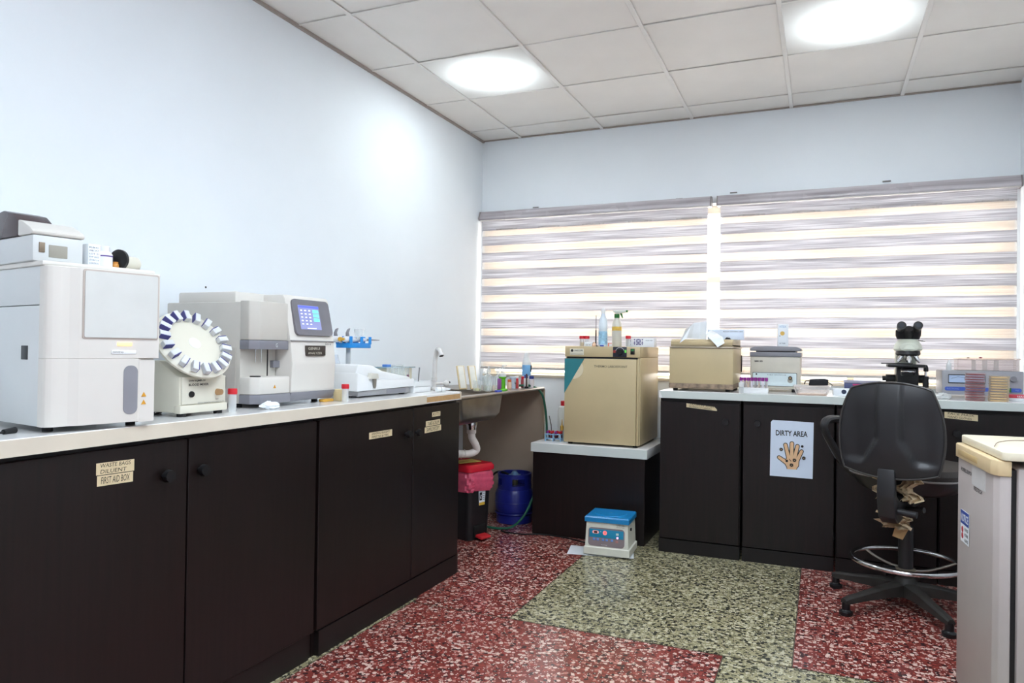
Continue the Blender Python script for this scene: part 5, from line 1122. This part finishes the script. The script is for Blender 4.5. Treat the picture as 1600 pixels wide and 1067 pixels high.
# ------------------------------------------------------------------ office chair
def chair():
    t = thing('office_chair', 'black high laboratory chair with a chrome foot ring, back to the camera', 'chair', (2.625, -1.115, 0), -19)
    bk = mat('chair_plastic', '#29282a', .38, var=.06, scale=5); dust = mat('dusty_base_plastic', '#2e2b28', .55, var=.25, scale=9); vin = mat('chair_vinyl', '#38322f', .5, var=.08, bump=.1, scale=120)
    # five-star base
    for k in range(5):
        a = R(10+ (-126.5) + 72*k) ; a = R(-48-10+10+72*k)
        d = Vector((math.cos(a), math.sin(a), 0)); s_ = Vector((-d.y, d.x, 0))
        rs = []
        for q, wd, z0, z1 in ((.02, .034, .058, .118), (.12, .027, .062, .108), (.25, .021, .055, .086), (.31, .020, .05, .078), (.335, .016, .05, .07)):
            c = d*q; rs.append([tuple(c+s_*wd+Vector((0, 0, z0))), tuple(c+s_*wd*.9+Vector((0, 0, z1-.008))), tuple(c+s_*wd*.5+Vector((0, 0, z1))), tuple(c-s_*wd*.5+Vector((0, 0, z1))), tuple(c-s_*wd*.9+Vector((0, 0, z1-.008))), tuple(c-s_*wd+Vector((0, 0, z0)))])
        leg = MB().rings(rs).build('leg', dust, t); c = d*.322
        MB().lathe([(.026, 0), (.028, .004), (.028, .016), (.02, .02), (.017, .024), (.017, .056)], c=(c.x, c.y, 0), n=18).build('glide', BLACK, leg)
    MB().lathe([(.05, .055), (.052, .08), (.045, .12), (.032, .135), (.032, .15)], n=28).build('hub', dust, t)
    MB().lathe([(.030, .13), (.030, .355), (.026, .36)], n=22).build('column_sleeve', bk, t); MB().lathe([(.015, .35), (.015, .46)], n=16).build('gas_piston', mat('piston_tan', '#a08a6c', .35, .6), t)
    # foot ring
    ring = MB().tube([(.215*math.cos(2*PI*i/48), .215*math.sin(2*PI*i/48), .205) for i in range(48)], .0105, 12, closed=True).build('foot_ring', CHROME, t)
    for k in range(3):
        a = R(35+120*k); MB().tube(smoothpath([(.030*math.cos(a-.5), .030*math.sin(a-.5), .165), (.09*math.cos(a-.1), .09*math.sin(a-.1), .168), (.16*math.cos(a), .16*math.sin(a), .185), (.208*math.cos(a), .208*math.sin(a), .203)]), .006, 8).build('ring_spoke', mat('spoke_metal', '#8d857c', .35, .8), ring)
    MB().lathe([(.030, .155), (.040, .158), (.040, .172), (.030, .175)], n=22).build('ring_collar', mat('collar_dusty', '#6f6556', .6), ring); MB().cyl((-.04, -.02, .16), (-.075, -.045, .158), .02, .024, n=18).build('ring_knob', BLACK, ring)
    # seat
    MB().box(-.05, .05, -.09, .12, .455, .505, .006).build('mechanism', bk, t)
    def se(w, d, n=40, e=2.7):
        o = []
        for i in range(n):
            a = 2*PI*i/n; c, s = math.cos(a), math.sin(a); o.append((w*abs(c)**(2/e)*(1 if c >= 0 else -1), d*abs(s)**(2/e)*(1 if s >= 0 else -1)))
        return o
    cy = .06
    def ring_(w, d, z): return [(x, y+cy, z) for x, y in se(w, d)]
    MB().rings([ring_(.13, .13, .500), ring_(.19, .19, .520), ring_(.225, .22, .565), ring_(.232, .228, .582)]).build('seat_shell', bk, t)
    MB().tube([(x, y+cy, .583) for x, y in se(.233, .229)], .004, 8, closed=True).build('seat_piping', mat('piping_grey', '#8f8b88', .35), t)
    MB().rings([ring_(.231, .227, .582), ring_(.236, .23, .605), ring_(.225, .22, .628), ring_(.17, .165, .638), ring_(.05, .05, .636)]).build('seat_cushion', vin, t)
    # backrest shell: domed plate with two scooped panels
    bz, bh, bw, by = .797, .198, .200, -.235
    nx, nz = 44, 44; v = []; f = []
    def outline(u, s): # map square (-1..1)^2 to rounded outline
        x = u*math.sqrt(max(0, 1-.27*s*s)); z = s*math.sqrt(max(0, 1-.27*u*u))
        wd = bw*(1+.045*(-s)-.06*max(0, s)**2)
        return x*wd, z*bh
    def sstep(a, b, x): tt = min(1, max(0, (x-a)/(b-a))); return tt*tt*(3-2*tt)
    def back_y(x, z):
        r = max(abs(x)/bw, abs(z)/bh)
        dome = .050*(1-(x/(bw*1.02))**2*.85)*(1-.55*abs(z/bh)**3)
        w0 = .040+.0*z if z > -.04 else .040+(-.04-z)*.55
        edge = w0
        low = sstep(-.150, -.115, z+.25*max(0, abs(x)-.12)*0)
        sc = sstep(edge, edge+.014, abs(x))*low*(.55+.45*sstep(.16, .02, z))
        return -dome+.020*sc*(1-sstep(.6, 1.0, abs(x)/bw))
    for j in range(nz+1):
        for i in range(nx+1):
            x, z = outline(-1+2*i/nx, -1+2*j/nz); v.append((x, by-.012+back_y(x, z)*1.0, bz+z))
    for j in range(nz):
        for i in range(nx): a = j*(nx+1)+i; f.append((a, a+1, a+nx+2, a+nx+1))
    sh = MB().add(v, f).build('back_shell', bk, t, smooth=60); md = sh.modifiers.new('thickness', 'SOLIDIFY'); md.thickness = .006; md.offset = -1
    edge = [v[i] for i in range(nx+1)]+[v[j*(nx+1)+nx] for j in range(1, nz+1)]+[v[nz*(nx+1)+i] for i in range(nx-1, -1, -1)]+[v[j*(nx+1)] for j in range(nz-1, 0, -1)]
    MB().tube(edge, .0045, 8, closed=True).build('back_rim', mat('rim_worn_black', '#3b3836', .35), t)
    v2 = []; 
    for j in range(nz+1):
        for i in range(nx+1):
            u, s = -1+2*i/nx, -1+2*j/nz; x, z = outline(u, s); v2.append((x*.985, by+.012+.030*(1-abs(u)**6)*(1-abs(s)**6)-.045*(1-(x/bw)**2)*.6, bz+z*.985))
    MB().add(v2, f).build('back_cushion', vin, t, smooth=60)
    # back support bar
    MB().prism([(-.285, .64), (-.262, .64), (-.245, .53), (-.20, .50), (-.08, .47), (-.05, .455), (-.09, .425), (-.22, .405), (-.268, .435), (-.292, .52)], 'x', -.042, .026, .008).build('back_bar', bk, t)
    MB().cyl((.0, -.10, .45), (.10, -.13, .462), .012, n=14).build('tilt_lever', bk, t); MB().cyl((.02, -.235, .462), (.098, -.24, .458), .014, n=16).build('back_knob', bk, t)
    # armrest (left one shows)
    for s_ in (-1, 1):
        MB().tube(smoothpath([(s_*.20, .06, .53), (s_*.27, .02, .60), (s_*.305, -.05, .70), (s_*.318, -.10, .765), (s_*.316, -.085, .80), (s_*.31, .0, .805), (s_*.30, .14, .79)], 6), [.018]*37, 10).build('armrest', bk, t) if s_ < 0 else None
    # torn paper wrapped round the mechanism
    wr = mat('crumpled_brown_paper', '#cbb594', .8, var=.12, scale=25)
    def rag(cx, cy_, cz, w, h, nm):
        v = []; f = []; n = 9
        for j in range(n+1):
            for i in range(n+1):
                v.append((cx+(i/n-.5)*w*random.uniform(.75, 1.15)+.02*math.sin(j*1.3), cy_+random.uniform(-.012, .012)+.015*math.sin(i*1.9+j), cz+(j/n-.5)*h+random.uniform(-.006, .006)))
        for j in range(n):
            for i in range(n): a = j*(n+1)+i; f.append((a, a+1, a+n+2, a+n+1))
        o = MB().add(v, f).build(nm, wr, t, smooth=0); m = o.modifiers.new('thickness', 'SOLIDIFY'); m.thickness = .001; o['label'] = 'torn crumpled brown paper'
    rag(.055, -.20, .565, .075, .13, 'paper_wrapping'); rag(-.052, -.2, .55, .035, .10, 'paper_wrapping'); rag(-.01, -.15, .405, .11, .065, 'paper_wrapping')
    MB().prism([(-.02, .335), (.02, .325), (.05, .39), (.0, .41)], 'y', -.135, -.132).build('tape_flap', mat('brown_tape', '#b99668', .6), t)
chair()

# ------------------------------------------------------------------ fridge
def fridge():
    FX, FY, FA = 2.6935, -1.914, -84.4; H = .822
    t = thing('mini_fridge', 'white under-counter fridge with a cream handle strip at the right edge', 'fridge', (FX, FY, 0), FA); t.rotation_euler[1] = R(.8)
    W = .397; wh = mat('fridge_white', '#b8aeaa', .35, var=.06, scale=4); cr = mat('fridge_cream', '#dcc49a', .45, var=.06, scale=8); top = mat('fridge_top_cream', '#e9dfc6', .4, var=.04)
    MB().box(0, W, .052, .48, .03, H-.02, .006).build('body', wh, t)
    MB().box(.01, W-.012, .0365, .0515, .04, H-.026).build('door_seal', mat('seal_black', '#1d1b1c', .6), t)
    d = MB().prism([(.004, .036), (.0, .022), (.006, .006), (.022, 0), (W-.03, 0), (W-.008, .010), (W, .03), (W, .036)], 'z', .035, H-.044, .002).build('door', wh, t)
    MB().prism([(.0, .036), (-.004, .02), (.006, -.002), (.022, -.008), (W-.03, -.008), (W-.005, .004), (W+.003, .03), (W+.003, .036)], 'z', H-.0435, H, .003).build('handle_strip', cr, d)
    MB().box(.05, .25, -.0095, -.004, H-.034, H-.014, .003).build('handle_recess', mat('recess_cream', '#c9ad7c', .5), d)
    MB().prism(rrect(-.008, W+.012, .012, .52, .02), 'z', H+.002, H+.026, .005).build('worktop', top, t)
    text('ROBELLERPOINT', .055, .195, H-.084, H-.072, INK, d, -.0006, bold=.01); text('FRESTECH', .19, .27, H-.122, H-.110, INK, d, -.0006, bold=.01)
    MB().box(.17, .30, -.0007, -.0001, H-.108, H-.046).build('tape_residue', mat('old_clear_tape', '#d9d6d3', .25), d)
    s = thing('notice_sticker', 'small blue and white NOTICE sticker on the fridge door', 'sticker', (0, 0, 0), 0)
    a = R(FA); s.location = (FX+math.cos(a)*.072+math.sin(a)*.002, FY+math.sin(a)*.072-math.cos(a)*.002, H-.31); s.rotation_euler = (0, R(.8), a)
    MB().box(0, .088, -.0006, 0, 0, .102).build('sheet', PAPER, s); MB().box(.001, .087, -.0012, -.0006, .058, .101).build('blue_band', mat('notice_blue', '#3a55a8', .45), s); text('NOTICE', .006, .082, .066, .092, PAPER, s, -.0017, bold=.02)
    for k, w in enumerate(('NO FOOD', 'NO DRINK', 'ALLOWED')): text(w, .044, .082, .040-.017*k, .050-.017*k, INK, s, -.0011, bold=.02)
    rp = mat('prohibit_red', '#b8323c', .5); Mq = lambda z: Matrix.Translation((.021, -.0008, z)) @ Matrix.Rotation(R(90), 4, 'X')
    for z in (.040, .020): MB().lathe([(.0075, 0), (.0098, 0), (.0098, .0006), (.0075, .0006)], n=22, M=Mq(z)).build('prohibition_ring', rp, s); MB().box(-.008, .008, -.0004, .0004, -.001, .001, M=Matrix.Translation((.021, -.0011, z)) @ Matrix.Rotation(R(45), 4, 'Y')).build('prohibition_bar', rp, s); MB().box(.018, .024, -.0010, -.0006, z-.004, z+.004).build('prohibited_item', INK, s)
    # wire lying on top
    o = MB().tube(smoothpath([(2.74, -2.25, H+.0275), (2.775, -2.13, H+.0285), (2.84, -2.06, H+.0292), (2.94, -2.09, H+.0292), (3.06, -2.17, H+.029)]), .0012, 6).build('thin_wire', mat('wire_brown', '#8a6f55', .5)); tag(o, 'thin brown wire lying across the fridge top', 'wire')
fridge()
